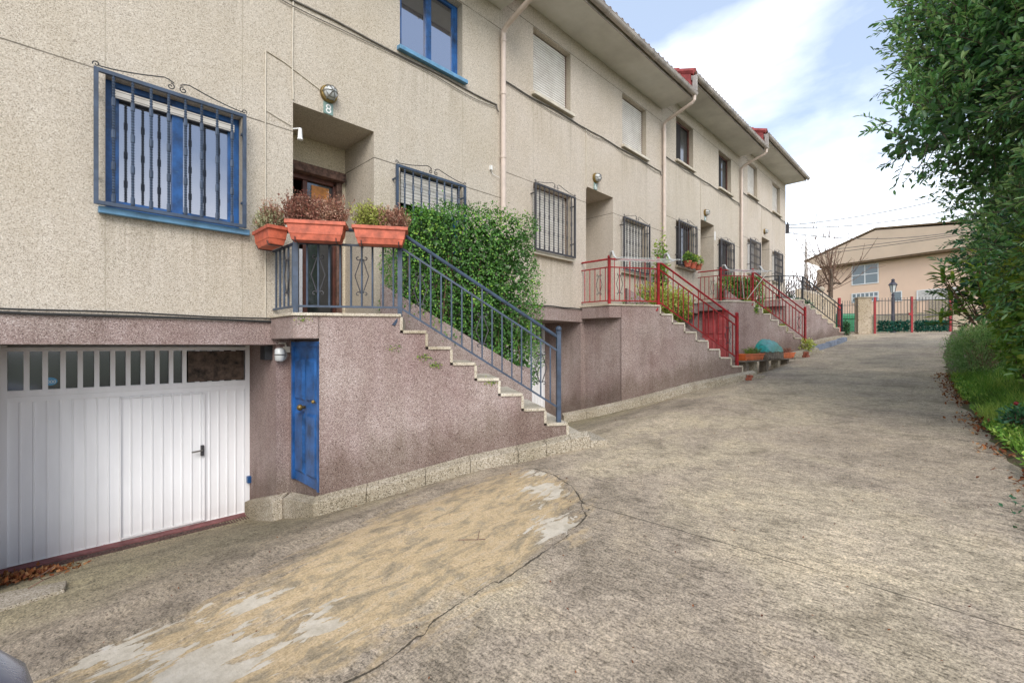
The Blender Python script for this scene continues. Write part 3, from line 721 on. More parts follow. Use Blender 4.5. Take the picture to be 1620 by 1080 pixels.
    c.tube([(lx - .1, 5.492, lz + .02), (lx - .5, 5.492, lz + .17), (2.13, 5.492, lz + .02 + .19), (2.125, 5.49, 2.9), (2.125, 5.492, .3)] if k == 0 else [(2.42, 5.49, 2.75), (2.42, 5.488, 3.6), (2.415, 5.488, 3.95)], .007, 6)
    if k == 0:
        c.tube([(2.42, 5.49, 2.83), (2.41, 5.489, 3.3), (2.42, 5.49, 3.95)], .008, 6)
        c.tube([(2.128, 5.49, 2.60), (2.25, 5.49, 2.56), (2.40, 5.49, 2.52)], .005, 5)
    c.build('lamp_cable', M['cream'], root, off)
    if k == 0:
        c = MB(); c.lathe((2.47, 5.42, 2.36), [(.018, .13), (.022, .09), (.026, .02), (.032, 0)], 10); c.tube([(2.42, 5.49, 2.49), (2.47, 5.42, 2.49)], .009, 6); c.build('small_spot_lamp', M['plate_white'], root, off)
        c = MB(); c.box(5.49, 5.53, 5.46, 5.5, 2.86, 2.93); c.tube([(5.51, 5.48, 2.87), (5.56, 5.48, 2.80), (5.70, 5.47, 2.78)], .004, 5); c.build('sensor_box', M['plate_white'], root, off)
        # bulkhead lamp and junction box on the garage pier
        c = MB(); c.box(2.16, 2.24, 5.62, 5.78, -.16, .0); lamp = c.build('garage_lamp', M['black'], root, off)
        c = MB(); c.lathe((2.26, 5.45, -.10), [(.03, -.075), (.05, -.06), (.055, 0), (.05, .06), (.03, .075)], 12); c.build('glass_dome', M['lampglass'], lamp, off, smooth=True)
        c = MB(); c.lathe((2.26, 5.45, -.10), [(.057, -.006), (.061, 0), (.057, .006)], 12)
        for a in (-.5, .4, 1.4): c.tube([(2.26 + math.cos(a) * .058 * math.sin(t), 5.45 - math.sin(a) * .058 * math.sin(t) if 0 else 5.45 - .058 * math.sin(t) * abs(math.cos(a - .5)), -.10 - .08 * math.cos(t)) for t in [math.pi * i / 8 for i in range(9)]], .004, 5)
        c.build('lamp_cage', M['chrome'], lamp, off)
        c = MB(); c.box(2.31, 2.37, 5.44, 5.5, -.075, -.01); c.tube([(2.33, 5.46, -.01), (2.32, 5.46, .03), (2.25, 5.45, .03)], .009, 6); c.build('junction_box', M['cream'], root, off)
    if k == 2:
        c = MB(); c.box(3.47, 3.53, 5.485, 5.5, 2.35, 2.62); c.build('notice_plate', M['plate_white'], root, off)
    return root

PSI = R(34); E = Vector((math.cos(PSI), -math.sin(PSI), 0)); NN = Vector((math.sin(PSI), math.cos(PSI), 0))
def build_stairs(k, label, cfg):
    """landing and flight turned 34 degrees away from the facade, with side walls, kerb and iron railing"""
    P = Vector((1.763 - X00 + (.05 if k == 1 else 0), 4.82, 0))      # local x
    root = thing('entrance_staircase', label, 'staircase', (X00 + DX * k, 5.5, DZ * k), 'entrance stairs of the terraced houses')
    off = (0, 5.5, 0)
    def Q(t, w=0, z=0): v = P + E * t + NN * w; return Vector((v.x, v.y, z))
    TL, TR, RI, SW = 1.05, .262, .172, .86; TOP = .335
    # side wall mass with stepped top, swept across the flight
    prof = [(.247, -2.6), (.247, TOP - .03)]
    for i in range(9):
        t1 = TL + TR * i
        prof += [(t1, TOP - .03 - RI * i)]
        if i < 8: prof += [(t1, TOP - .03 - RI * (i + 1))]
    prof = prof[:-1] + [(TL + TR * 8, TOP - .03 - RI * 8), (TL + TR * 8, -2.6)]
    # clean duplicates
    pf = []
    for q in prof:
        if not pf or (abs(pf[-1][0] - q[0]) + abs(pf[-1][1] - q[1])) > 1e-5: pf.append(q)
    m = MB(); 
    m.extr([Q(t, 0, z) for t, z in pf], NN * SW)
    # mass under the landing back to the facade (its left face carries the side door)
    a = Q(.247); xd = a.x
    m.prism([(xd, 5.512), (xd, 5.43), (xd + .05, 5.43), (xd + .05, 4.70), (xd + .001, a.y + .001), (Q(TL, SW).x, Q(TL, SW).y), (Q(TL, SW).x + .15, 5.512)], -2.6, .07)
    m.build('side_wall', M['brown'], root, off)
    s = MB(); Lp = [(P.x, 5.505), (P.x, P.y), tuple(Q(.246)[:2]), (xd - .001, 5.505)]
    s.prism(Lp, .072, TOP - .032); s.build('landing_slab', M['brown'], root, off, bevel=.01)
    s = MB(); Lp = [(P.x - .015, 5.4995), tuple((P - E * .0 - NN * .02 + Vector((-.015, 0, 0)))[:2]), tuple(Q(TL + .012, -.018)[:2]), tuple(Q(TL + .012, SW + .0)[:2]), (Q(TL, SW).x + .2, 5.4995)]
    s.prism(Lp, TOP - .031, TOP); s.build('landing_top', M['tread'], root, off, bevel=.005)
    s = MB()
    for i in range(1, 9):
        t0 = TL + TR * (i - 1); z = TOP - RI * i
        s.obox(Q(t0), E, NN, .03, TR + .012, -.018, SW, z - .032, z)
        s.obox(Q(t0), E, NN, -.002, .028, -.010, SW, z - .001, z + RI - .033)
    s.build('steps', M['tread'], root, off, bevel=.004)
    # inner stringer and planter bed wall
    s = MB()
    st = lambda t: .42 - .60 * (t - 1.36)
    s.extr([Q(.78, SW, -2.6), Q(.78, SW, st(.78)), Q(2.70, SW, st(2.70)), Q(2.70, SW, -2.6)], NN * .11)
    s.build('inner_wall', M['brown'], root, off, bevel=.006)
    s = MB(); b0 = Q(2.70, SW + .11); b1 = Vector((5.36, 5.5, 0))
    s.prism([(b0.x - .1, b0.y + .02), (b0.x, b0.y + .0), (b1.x, b1.y), (b1.x - .12, b1.y)], -2.6, [-.30, -.30, -.1, -.1]); s.build('bed_wall', M['brown'], root, off)
    s = MB(); s.prism([tuple(Q(.8, SW + .10)[:2]), tuple(Q(2.66, SW + .10)[:2]), (b1.x - .06, 5.5), (3.7, 5.5)], -1.2, [.12, -.34, -.14, .1]); s.build('soil', M['soil'], root, off)
    # kerb stones along the foot
    kb = MB(); kt = MB()
    U0 = X00 + DX * k
    def foot(x, y): return H(x + U0, y) - DZ * k
    ts = [.21, .72, 1.31, 1.78, 2.30, 2.62, 2.9, 3.13] if k != 1 else [-.95, -.5, .02, .6, 1.1, 1.72, 2.2, 2.8, 3.13]
    ts = [t for t in ts if t < 3.2]
    for i in range(len(ts) - 1):
        t0, t1 = ts[i] + .0015, ts[i + 1] - .0015
        if k != 1 and t0 < .2: continue
        q0, q1 = Q(t0, -.12), Q(t1, -.12); c0, c1 = Q(t0, .0), Q(t1, .0)
        z0, z1 = foot(q0.x, q0.y), foot(q1.x, q1.y)
        hh = .15
        kb.prism([tuple(q0[:2]), tuple(q1[:2]), tuple(c1[:2]), tuple(c0[:2])], -2.6, [z0 + hh - .02, z1 + hh - .02, z1 + hh + .02, z0 + hh + .02])
    if k != 1:
        a0 = Q(.21, -.12); z = foot(a0.x, a0.y) + .13; x = a0.x
        kb.prism([(x, a0.y), (xd + .01, a0.y + .04), (xd + .01, 5.44), (x - .01, 5.38)], -2.6, [z, z + .03, -1.655, -1.69])
        kb.prism([(2.165, 5.385), (x - .012, 5.382), (xd - .004, 5.507), (2.165, 5.507)], -2.6, [-1.70, -1.69, -1.665, -1.68])
        kb.prism([(2.168, 5.509), (2.246, 5.509), (2.246, 6.40), (2.168, 6.40)], -2.6, [-1.69, -1.67, -1.93, -1.95])
    # rounded end by the lowest step
    q = Q(3.05, .05); kb.obox(Q(3.15), E, NN, -.02, .18, -.12, SW * .5, -2.6, foot(q.x, q.y) + .10)
    kb.build('kerb', M['kerb'], root, off, bevel=.007)
    # side door under the landing, facing down the street
    if k != 1:
        y0, y1, z0, z1 = 4.70, 5.43, -1.50, .045; dm = cfg['door']
        d = MB(); d.box(xd + .021, xd + .05, y0, y1, z0, z1); d = d.build('side_door', dm, root, off)
        f = MB(); f.box(xd - .002, xd + .03, y0, y0 + .04, z0, z1); f.box(xd - .002, xd + .03, y1 - .04, y1, z0, z1); f.box(xd - .002, xd + .03, y0 + .04, y1 - .04, z1 - .05, z1)
        f.build('door_frame', dm, d, off)
        f = MB(); ym = (y0 + y1) / 2
        for ya, yb in ((y0 + .07, ym - .03), (ym + .03, y1 - .07)):
            for za, zb_ in ((z0 + .1, -.72), (-.60, z1 - .18)):
                f.add([(xd + .02, ya, za), (xd + .02, yb, za), (xd + .02, yb, zb_), (xd + .02, ya, zb_), (xd + .001, ya + .03, za + .03), (xd + .001, yb - .03, za + .03), (xd + .001, yb - .03, zb_ - .03), (xd + .001, ya + .03, zb_ - .03)],
                      [(4, 5, 6, 7), (0, 1, 5, 4), (1, 2, 6, 5), (2, 3, 7, 6), (3, 0, 4, 7)])
        f.build('door_panel', dm, d, off)
        if k == 0:
            for ya in (ym - .17, ym + .17):
                for dz in (0, -.1):
                    for dy in (-.04, 0, .04): f = MB(); f.box(xd + .002, xd + .012, ya + dy - .006, ya + dy + .006, z1 - .32 + dz, z1 - .308 + dz); f.build('vent_slot', M['plate_white'], d, off)
            f = MB(); f.ball((xd - .045, ym, -.66), .033); f.tube([(xd - .04, ym, -.66), (xd + .01, ym, -.66)], .015, 8); f.build('door_knob', M['brass'], d, off, smooth=True)
            f = MB(); f.ball((xd - .012, y0 + .10, -.58), .02); f.build('lock', M['brass'], d, off, smooth=True)
    else:
        m = MB(); m.prism([(xd - .05, 5.515), (xd + .02, 4.69), (xd + .06, 4.72), (xd + .06, 5.515)], -2.6, .072); m.build('recess_wall', M['brown'], root, off)
    # railing
    rm = cfg['rail']; zb_, zm, zt = .405, 1.048, 1.204
    rl = MB(); C = Vector((P.x + .04, P.y + .03, 0)); W = Vector((P.x + .04, 5.49, 0))
    def RQ(t, z): v = Vector((C.x, C.y, 0)) + E * (t) ; return Vector((v.x, v.y, z))
    T1, T2 = 1.03, 2.77; sl = .632
    rl.bar((W.x, W.y, zb_), (C.x, C.y, zb_), .03, .02); rl.bar((W.x, W.y, zm), (C.x, C.y, zm), .03, .02)
    rl.tube([(W.x, W.y, zt), (C.x, C.y, zt)], .019, 8); 
    rl.bar(RQ(0, zb_), RQ(T1, zb_), .03, .02); rl.bar(RQ(0, zm), RQ(T1, zm), .03, .02); rl.tube([RQ(0, zt), RQ(T1, zt)], .019, 8)
    dz_ = sl * (T2 - T1)
    rl.bar(RQ(T1, zb_), RQ(T2, zb_ - dz_), .03, .02); rl.bar(RQ(T1, zm), RQ(T2, zm - dz_), .03, .02); rl.tube([RQ(T1, zt), RQ(T2, zt - dz_)], .02, 8)
    nb = 5
    for i in range(nb):
        y = W.y + (C.y - W.y) * (i + .6) / (nb + .3); rl.bar((C.x, y, zb_), (C.x, y, zm), .016)
    for i in range(9):
        t = .107 * (i + 1) - .0; rl.bar(RQ(t, zb_), RQ(t, zm if i % 3 else zt), .016)
    nb = 15
    for i in range(nb):
        t = T1 + (T2 - T1) * (i + .9) / (nb + .6); d_ = sl * (t - T1); rl.bar(RQ(t, zb_ - d_), RQ(t, (zm if i % 5 != 2 else zt) - d_), .016)
    rail = rl.build('railing', rm, root, off)
    for nm, t, z0, z1 in (('post', 0, TOP - .01, 1.21), ('post', T1, TOP - .03, 1.21), ('post', T2 + .02, -1.02, .16)):
        p = MB(); c = RQ(t, 0); p.obox(c, E, NN, -.024, .024, -.024, .024, z0, z1)
        if t > 2: p.ball((c.x, c.y, z1 + .03), .036); p.lathe((c.x, c.y, z1 - .02), [(.034, 0), (.034, .02), (.02, .03)], 10)
        elif cfg.get('balls'): p.ball((c.x, c.y, z1 + .035), .036)
        if nm == 'post' and t == T1: p.bar(RQ(t, z0 + .04), RQ(t - .07, TOP - .12) - NN * .05, .05, .02)
        p.build('post', rm, rail, off)
    def scroll(cen, ax, hgt=.44):
        sc = MB()
        for sg in (-1, 1):
            w = .068
            sc.tube([Vector(cen) + Vector(ax) * (sg * q) + Vector((0, 0, z)) for q, z in ((.012, -hgt * .40), (w, 0), (.012, hgt * .40))], .006, 5)
            for up in (-1, 1):
                sc.tube(spiral(Vector(cen) + Vector(ax) * (sg * .036) + Vector((0, 0, up * hgt * .43)), Vector(ax) * sg, .028, .8, up, R(200 if up > 0 else 160), 12), .0055, 5)
        sc.build('scroll_ornament', M['iron'], rail, off)
    zc = (zb_ + zm) / 2
    for t in (.214, .642): scroll(RQ(t, zc) - NN * .008, E)
    scroll(Vector((C.x - .012, (W.y + C.y) / 2 - .1, zc)), (0, 1, 0))
    for i in ((1, 7, 13) if k != 1 else (13,)):
        t = T1 + (T2 - T1) * (i + .9) / 15.6; scroll(RQ(t, zc - sl * (t - T1)) - NN * .008, E, .40)
    return root

house_cfg = [
    dict(gd=M['white'], frame=M['blue'], A='glass', B='half', UA='shut', UB='open', sill=M['skyblue'], sillu=M['skyblue'], grille=M['slate'], num='8'),
    dict(gd=M['white'], frame=M['frame_brown'], A='shut', B='shut', UA='shut', UB='shut', sill=M['cream'], sillu=M['cream'], grille=M['iron'], num='6'),
    dict(gd=M['white'], frame=M['frame_brown'], A='dark', B='dark', UA='dark', UB='dark', sill=M['tread'], sillu=M['tread'], grille=M['iron'], num='4'),
    dict(gd=M['white'], frame=M['frame_brown'], A='shut', B='shut', UA='shut', UB='shut', sill=M['tread'], sillu=M['tread'], grille=M['iron'], num=None)]
hl = ['nearest beige terraced house, number 8, with blue framed windows and white garage door',
      'second beige terraced house, number 6, with ivory roller shutters all closed',
      'third beige terraced house with dark glass windows, red door under its landing',
      'farthest beige terraced house at the top end of the row, by the black railing']
stair_cfg = [dict(rail=M['slate'], door=M['blue']), dict(rail=M['red'], door=None, balls=True), dict(rail=M['red'], door=M['pinkdoor'], balls=True), dict(rail=M['black'], door=M['brown'])]
sl_ = ['nearest entrance stairs with slate blue railing and blue side door', 'entrance stairs with red railing in front of number 6, white rack hung on them',
       'second red railed entrance stairs, above the orange planters and teal sheet', 'farthest entrance stairs, with black railing, near the gate']
for k in range(4):
    build_house(k, hl[k], house_cfg[k]); build_stairs(k, sl_[k], stair_cfg[k])

# world frame helper for things placed on unit k's stairs
def SP(k, t, w=0, z=0):
    v = Vector((1.763 + DX * k, 4.82, 0)) + E * t + NN * w; return Vector((v.x, v.y, z + DZ * k))

# ------------------------------------------------------------------ plants
def rdir(bias=(0, 0, 0)):
    while True:
        v = Vector((random.uniform(-1, 1), random.uniform(-1, 1), random.uniform(-1, 1)))
        if .05 < v.length < 1: break
    return (v.normalized() + Vector(bias)).normalized()

def polyhedge(name, label, poly, z0, z1f, nleaf, L, mat, parentname='foliage', group=None, seed=1, depth=.16, cat='hedge', wideleaf=False, bumpy=.08, trunkpts=None, yellow=.12):
    """clipped hedge: leaves in a shell round a vertical prism with an uneven face"""
    random.seed(seed); cx = sum(p[0] for p in poly) / len(poly); cy = sum(p[1] for p in poly) / len(poly)
    root = thing(name, label, cat, (cx, cy, z0), group); m = foliage(); n = len(poly)
    per = [(Vector((*poly[i], 0)), Vector((*poly[(i + 1) % n], 0))) for i in range(n)]
    lens = [(b - a).length for a, b in per]; tot = sum(lens)
    zt = sum(z1f(*p) for p in poly) / n; side = tot * (zt - z0); top = abs(sum(poly[i][0] * poly[(i + 1) % n][1] - poly[(i + 1) % n][0] * poly[i][1] for i in range(n)) / 2)
    cc = Vector((cx, cy, 0))
    def tintat(p):
        c = noise.noise(p * 1.7 + Vector((seed, 0, 0))); c2 = noise.noise(p * 5)
        return max(0, min(1, .42 + .5 * c + .25 * c2 + random.gauss(0, .14)))
    for i in range(nleaf):
        dpt = depth * random.random() ** 1.6
        if random.random() < side / (side + top):
            j = random.choices(range(n), lens)[0]; a, b = per[j]; u = random.random(); p = a.lerp(b, u)
            nr = Vector(((b - a).y, -(b - a).x, 0)).normalized()
            if (p - cc).dot(nr) < 0: nr = -nr
            zz = z0 + (z1f(p.x, p.y) - z0) * random.random()
            edge = min(1, (z1f(p.x, p.y) - zz) / .25); 
            q = Vector((p.x, p.y, zz)) + nr * (bumpy * 2 * noise.noise(Vector((p.x * 2.5, p.y * 2.5, zz * 2.5))) + bumpy * noise.noise(Vector((p.x, p.y, zz)) * 7) - dpt - .14 * (1 - edge) ** 2)
            d = (nr * .6 + rdir() + Vector((0, 0, .25))).normalized(); up = nr
        else:
            for _ in range(30):
                x = random.uniform(min(p[0] for p in poly), max(p[0] for p in poly)); y = random.uniform(min(p[1] for p in poly), max(p[1] for p in poly))
                if inside((x, y), poly): break
            q = Vector((x, y, z1f(x, y) + bumpy * 1.5 * noise.noise(Vector((x, y, 0)) * 3) - dpt * .8)); d = (rdir() + Vector((0, 0, .5))).normalized(); up = Vector((0, 0, 1))
            if random.random() < .02: q.z += random.uniform(.02, .09)
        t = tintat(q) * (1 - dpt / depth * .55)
        if random.random() < yellow: t = min(1, t + .35)
        l = L * random.uniform(.7, 1.35); m.leaf(q, d, up, l, l * .62, t, wideleaf)
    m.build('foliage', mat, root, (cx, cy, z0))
    # dark twiggy core
    c = MB(); ip = [(p[0] + (cx - p[0]) * (.15 + .02), p[1] + (cy - p[1]) * .17) for p in poly]
    for i in range(90):
        x = random.uniform(min(p[0] for p in poly), max(p[0] for p in poly)); y = random.uniform(min(p[1] for p in poly), max(p[1] for p in poly))
        if not inside((x, y), ip): continue
        h_ = (z1f(x, y) - z0) * random.uniform(.5, .93)
        c.tube([(x, y, z0), (x + random.uniform(-.06, .06), y + random.uniform(-.06, .06), z0 + h_ * .5), (x + random.uniform(-.15, .15), y + random.uniform(-.1, .1), z0 + h_)], [.009, .006, .003], 5)
    c.build('stems', M['twig'], root, (cx, cy, z0))
    # inner leaf mass so little light leaks through
    k_ = foliage()
    for i in range(int(nleaf * .16)):
        for _ in range(20):
            x = random.uniform(min(p[0] for p in poly), max(p[0] for p in poly)); y = random.uniform(min(p[1] for p in poly), max(p[1] for p in poly))
            if inside((x, y), ip): break
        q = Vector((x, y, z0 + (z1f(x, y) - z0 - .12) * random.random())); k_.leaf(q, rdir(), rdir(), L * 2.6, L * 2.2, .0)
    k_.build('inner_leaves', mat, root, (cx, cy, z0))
    return root

P0 = lambda t, w: tuple(SP(0, t, w)[:2])
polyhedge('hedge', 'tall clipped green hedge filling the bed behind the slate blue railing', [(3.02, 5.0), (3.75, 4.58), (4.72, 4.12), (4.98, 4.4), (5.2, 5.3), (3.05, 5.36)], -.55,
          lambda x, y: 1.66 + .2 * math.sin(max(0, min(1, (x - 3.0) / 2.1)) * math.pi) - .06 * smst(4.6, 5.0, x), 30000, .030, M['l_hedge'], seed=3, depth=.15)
polyhedge('hedge', 'low dark hedge behind the second red railing, under its window', [tuple(SP(2, .9, 1.0)[:2]), tuple(SP(2, 2.2, 1.0)[:2]), (16.2, 5.3), (14.6, 5.3)], .3,
          lambda x, y: 2.12, 9000, .05, M['l_hedge'], seed=5, cat='hedge')
polyhedge('hedge', 'low dark hedge behind the black railing at the end of the row', [tuple(SP(3, .75, 1.0)[:2]), tuple(SP(3, 2.5, 1.0)[:2]), (22.0, 5.3), (20.6, 5.3)], .7,
          lambda x, y: 2.0 - .30 * max(0, x - 21), 5000, .05, M['l_dark'], seed=6, cat='hedge')

def bush(name, label, cat, c, rx, ry, rz, nl, L, W, mat, seed=1, updir=.4, group=None, stems=10, stemmat=None, shell=.5, pow_=1., wide=False, tilt=None, parent=None, offp=None, tint=None):
    """loose plant: leaves on an uneven ellipsoid volume standing at its base point"""
    random.seed(seed); c = Vector(c)
    root = parent or thing(name, label, cat, c, group); off = offp or tuple(c)
    m = foliage(); cen = c + Vector((0, 0, rz * .95))
    for i in range(nl):
        d = rdir(); r = (shell + (1 - shell) * random.random() ** pow_)
        lump = 1 + .28 * noise.noise(d * 2.3 + Vector((seed * 3.1, 0, 0))) + .16 * noise.noise(d * 6 + Vector((0, seed, 0)))
        q = cen + Vector((d.x * rx, d.y * ry, d.z * rz)) * r * lump
        if q.z < c.z: q.z = c.z + random.random() * .1
        dd = (d * .7 + rdir() * .8 + Vector((0, 0, updir))).normalized()
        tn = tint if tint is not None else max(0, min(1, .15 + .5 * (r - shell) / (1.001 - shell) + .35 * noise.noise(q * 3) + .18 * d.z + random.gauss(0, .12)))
        l = L * random.uniform(.6, 1.3); m.leaf(q, dd, rdir((0, 0, 1.2)), l, W * l / L, tn, wide)
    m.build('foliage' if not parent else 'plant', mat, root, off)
    if stems:
        s = MB()
        for i in range(stems):
            d = rdir((0, 0, 1.0)); e = cen + Vector((d.x * rx, d.y * ry, d.z * rz)) * random.uniform(.5, .95)
            b = c + Vector((random.uniform(-.3, .3) * rx, random.uniform(-.3, .3) * ry, 0)); mid = b.lerp(e, .5) + rdir() * .05 * rz
            s.tube([b, mid, e], [.006 + .008 * rz, .005 + .004 * rz, .003], 5)
        s.build('stems', stemmat or M['twig'], root, off)
    return root

def sprigs(m, s, c0, c1, hgt, n, mat_tint, seed, spread=.10, L=.023):
    """upright twiggy sprigs between two points: m leaves, s stems"""
    random.seed(seed)
    for i in range(n):
        u = random.random(); b = c0.lerp(c1, u) + Vector((random.uniform(-.05, .05), random.uniform(-.05, .05), 0))
        hh = hgt * random.uniform(.45, 1.1) * (.75 + .5 * noise.noise(Vector((u * 4, seed, 0))) + .2)
        tip = b + Vector((random.uniform(-spread, spread), random.uniform(-spread, spread), hh)); mid = b.lerp(tip, .5) + Vector((random.uniform(-.02, .02), random.uniform(-.02, .02), 0))
        s.tube([b, mid, tip], [.0022, .0018, .0012], 4, False)
        for j in range(22):
            t = .25 + .75 * random.random(); q = b.lerp(mid, t * 2) if t < .5 else mid.lerp(tip, t * 2 - 1)
            q = q + rdir() * .012
            m.leaf(q, rdir((0, 0, .5)), rdir(), L * random.uniform(.6, 1.4), L * .42, max(0, min(1, mat_tint + random.gauss(0, .28))))

def flower_box(label, p0, ex, ny, length, z0, hgt, mats, seed, mat=None, wt=.20, wb=.14, group='terracotta boxes on the slate blue railing', plants=True, ph=.24, n=150):
    """tapered window box: p0 end point at the base, ex along, ny outward"""
    ex = Vector(ex).normalized(); ny = Vector(ny).normalized(); c = Vector(p0) + ex * length / 2
    root = thing('flower_box', label, 'flower box', (c.x, c.y, z0), group); off = (c.x, c.y, z0)
    def ring(inset, w, z, flare=0):
        return [c + ex * (sx * (length / 2 - inset)) + ny * (sy * w / 2) + Vector((0, 0, z)) for sx, sy in ((-1, -1), (1, -1), (1, 1), (-1, 1))]
    b = MB(); T = hgt
    rings = [ring(.045, wb, z0), ring(.030, wb + .02, z0 + T * .30), ring(.024, wb + .028, z0 + T * .31), ring(.008, wt - .02, z0 + T * .80), ring(-.012, wt + .01, z0 + T * .81), ring(-.012, wt + .01, z0 + T), ring(.006, wt - .025, z0 + T), ring(.012, wt - .035, z0 + T * .8)]
    vs = [v for r_ in rings for v in r_]; n_ = len(rings)
    b.add(vs, [(3, 2, 1, 0)] + [(i * 4 + k, i * 4 + (k + 1) % 4, (i + 1) * 4 + (k + 1) % 4, (i + 1) * 4 + k) for i in range(n_ - 1) for k in range(4)] + [tuple((n_ - 1) * 4 + k for k in range(4))])
    b.build('box', mat or M['terra'], root, off, bevel=.004)
    if plants:
        a = c - ex * (length / 2 - .06) + Vector((0, 0, z0 + T * .8)); e = c + ex * (length / 2 - .06) + Vector((0, 0, z0 + T * .8))
        for j, (lm, tn, u0, u1, hh) in enumerate(mats):
            m = foliage(); s = MB(); sprigs(m, s, a.lerp(e, u0), a.lerp(e, u1), hh, int(n * (u1 - u0) + 12), tn, seed + j)
            pl = m.build('plant', lm, root, off); s.build('stems', M['twig'], pl, off)
    for sx in (-.7, .7):
        q = c + ex * (sx * length / 2); h_ = MB(); h_.tube([q + ny * -.1 + Vector((0, 0, z0 - .01)), q + ny * .07 + Vector((0, 0, z0 - .008)), q + ny * .085 + Vector((0, 0, z0 + .03))], .005, 5); h_.build('bracket', M['iron'], root, off)
    return root
A_ = SP(0, .0, -.12, 0)
flower_box('terracotta flower box with reddish dry heather, middle one on the slate blue railing', SP(0, -.02, -.1), E, -NN, .54, 1.035, .19, [(M['l_heath'], .5, 0, 1, .28), (M['l_heath'], .15, 0, .5, .30), (M['l_heath'], .8, .4, 1, .25)], 11, n=420)
flower_box('terracotta flower box with yellow green and dry sprigs, next to the handrail', SP(0, .60, -.1), E, -NN, .52, 1.025, .18, [(M['l_yellow'], .6, 0, .55, .26), (M['l_heath'], .8, .5, 1, .24), (M['l_yellow'], .3, .1, .6, .2), (M['l_heath'], .3, .9, 1, .25)], 21, n=400)
flower_box('terracotta flower box with pale sprigs, hung on the short side by the wall', (1.66, 4.93, 0), (0, 1, 0), (-1, 0, 0), .46, 1.03, .18, [(M['l_pale'], .6, 0, 1, .22), (M['l_heath'], .7, 0, .5, .26)], 31, n=300)

# laurel: twig sprays with long leaves
def laurel(label, base, blobs, nt, seed, L=.092, W=.036, mat=None, name='laurel_tree', cat='tree', group=None, per=13, trunk=True, twl=.34, inner=.28):
    random.seed(seed); mat = mat or M['l_laurel']; base = Vector(base)
    root = thing(name, label, cat, base, group); m = foliage(); s = MB()
    wts = [b[3] * b[4] * b[5] for b in blobs]; wts = [w ** .75 for w in wts]
    for i in range(nt):
        bl = random.choices(blobs, wts)[0]; c = Vector(bl[:3]); r3 = Vector(bl[3:6])
        d = rdir(); r = random.uniform(.45, 1.0) ** .6 * (1 + .22 * noise.noise(d * 2.5 + c))
        p = c + Vector((d.x * r3.x, d.y * r3.y, d.z * r3.z)) * r
        if p.z < base.z + .1: continue
        td = (d * 1.0 + rdir() * .55 + Vector((0, 0, .25))).normalized(); l = twl * random.uniform(.6, 1.5)
        pts = [p + td * (l * u) + Vector((0, 0, -.12 * u * u * l)) for u in (0, .33, .66, 1)]
        s.tube(pts, [.006, .005, .004, .002], 4, False)
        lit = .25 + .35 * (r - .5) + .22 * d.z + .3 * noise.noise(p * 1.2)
        for j in range(per):
            u = .12 + .88 * j / (per - 1); q = pts[0].lerp(pts[3], u); q.z += -.12 * u * u * l * .3
            sd = td.cross(rdir()).normalized(); ld = (td * (.55 + .5 * u) + sd * .95).normalized()
            ll = L * random.uniform(.65, 1.2)
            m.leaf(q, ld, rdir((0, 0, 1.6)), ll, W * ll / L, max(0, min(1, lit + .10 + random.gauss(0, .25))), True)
    for i in range(int(nt * inner)):
        bl = random.choices(blobs, wts)[0]; c = Vector(bl[:3]); r3 = Vector(bl[3:6]); d = rdir(); r = random.random() ** .4 * .68
        for j in range(10):
            q = c + Vector((d.x * r3.x, d.y * r3.y, d.z * r3.z)) * r + rdir() * .22
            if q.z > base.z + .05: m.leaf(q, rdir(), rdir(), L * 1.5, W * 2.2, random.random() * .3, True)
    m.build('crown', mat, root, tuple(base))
    if trunk:
        for bl in blobs:
            c = Vector(bl[:3])
            for j in range(1 if bl[1] < -.6 else 0):
                e = c + rdir() * min(bl[3:6]) * .6; b = base + Vector((random.uniform(-.3, .3), random.uniform(-.15, .15), -.05)); mid = b.lerp(e, .5) + rdir() * .15; 
                s.tube([b, b.lerp(mid, .6), mid, e], [.04, .032, .02, .008], 7)
    s.build('trunk', M['trunk'], root, tuple(base)); return root

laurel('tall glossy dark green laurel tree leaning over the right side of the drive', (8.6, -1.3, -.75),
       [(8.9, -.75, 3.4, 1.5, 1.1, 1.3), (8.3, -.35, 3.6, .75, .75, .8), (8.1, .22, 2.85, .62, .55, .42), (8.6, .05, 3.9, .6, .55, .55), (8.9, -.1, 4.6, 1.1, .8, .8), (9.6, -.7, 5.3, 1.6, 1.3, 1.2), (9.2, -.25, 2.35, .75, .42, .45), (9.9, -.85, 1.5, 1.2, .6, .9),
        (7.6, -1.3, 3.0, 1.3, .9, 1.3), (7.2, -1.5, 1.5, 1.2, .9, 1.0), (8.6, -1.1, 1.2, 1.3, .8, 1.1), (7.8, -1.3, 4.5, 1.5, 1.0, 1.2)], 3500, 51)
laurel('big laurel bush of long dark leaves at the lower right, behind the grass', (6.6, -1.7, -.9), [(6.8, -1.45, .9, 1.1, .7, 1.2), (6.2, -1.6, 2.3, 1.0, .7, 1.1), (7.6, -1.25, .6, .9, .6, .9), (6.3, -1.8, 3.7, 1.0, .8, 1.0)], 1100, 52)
laurel('darker evergreen tree farther up the drive behind the big laurel', (13.5, -1.5, -.3), [(13.6, -1.0, 2.2, 1.8, 1.0, 1.6), (13.0, -.55, 1.2, 1.3, .7, .9), (15.5, -1.3, 3.2, 2.0, 1.3, 1.7), (18.0, -1.5, 2.6, 2.0, 1.3, 1.7)], 1000, 53, L=.12, W=.045, mat=M['l_dark'])
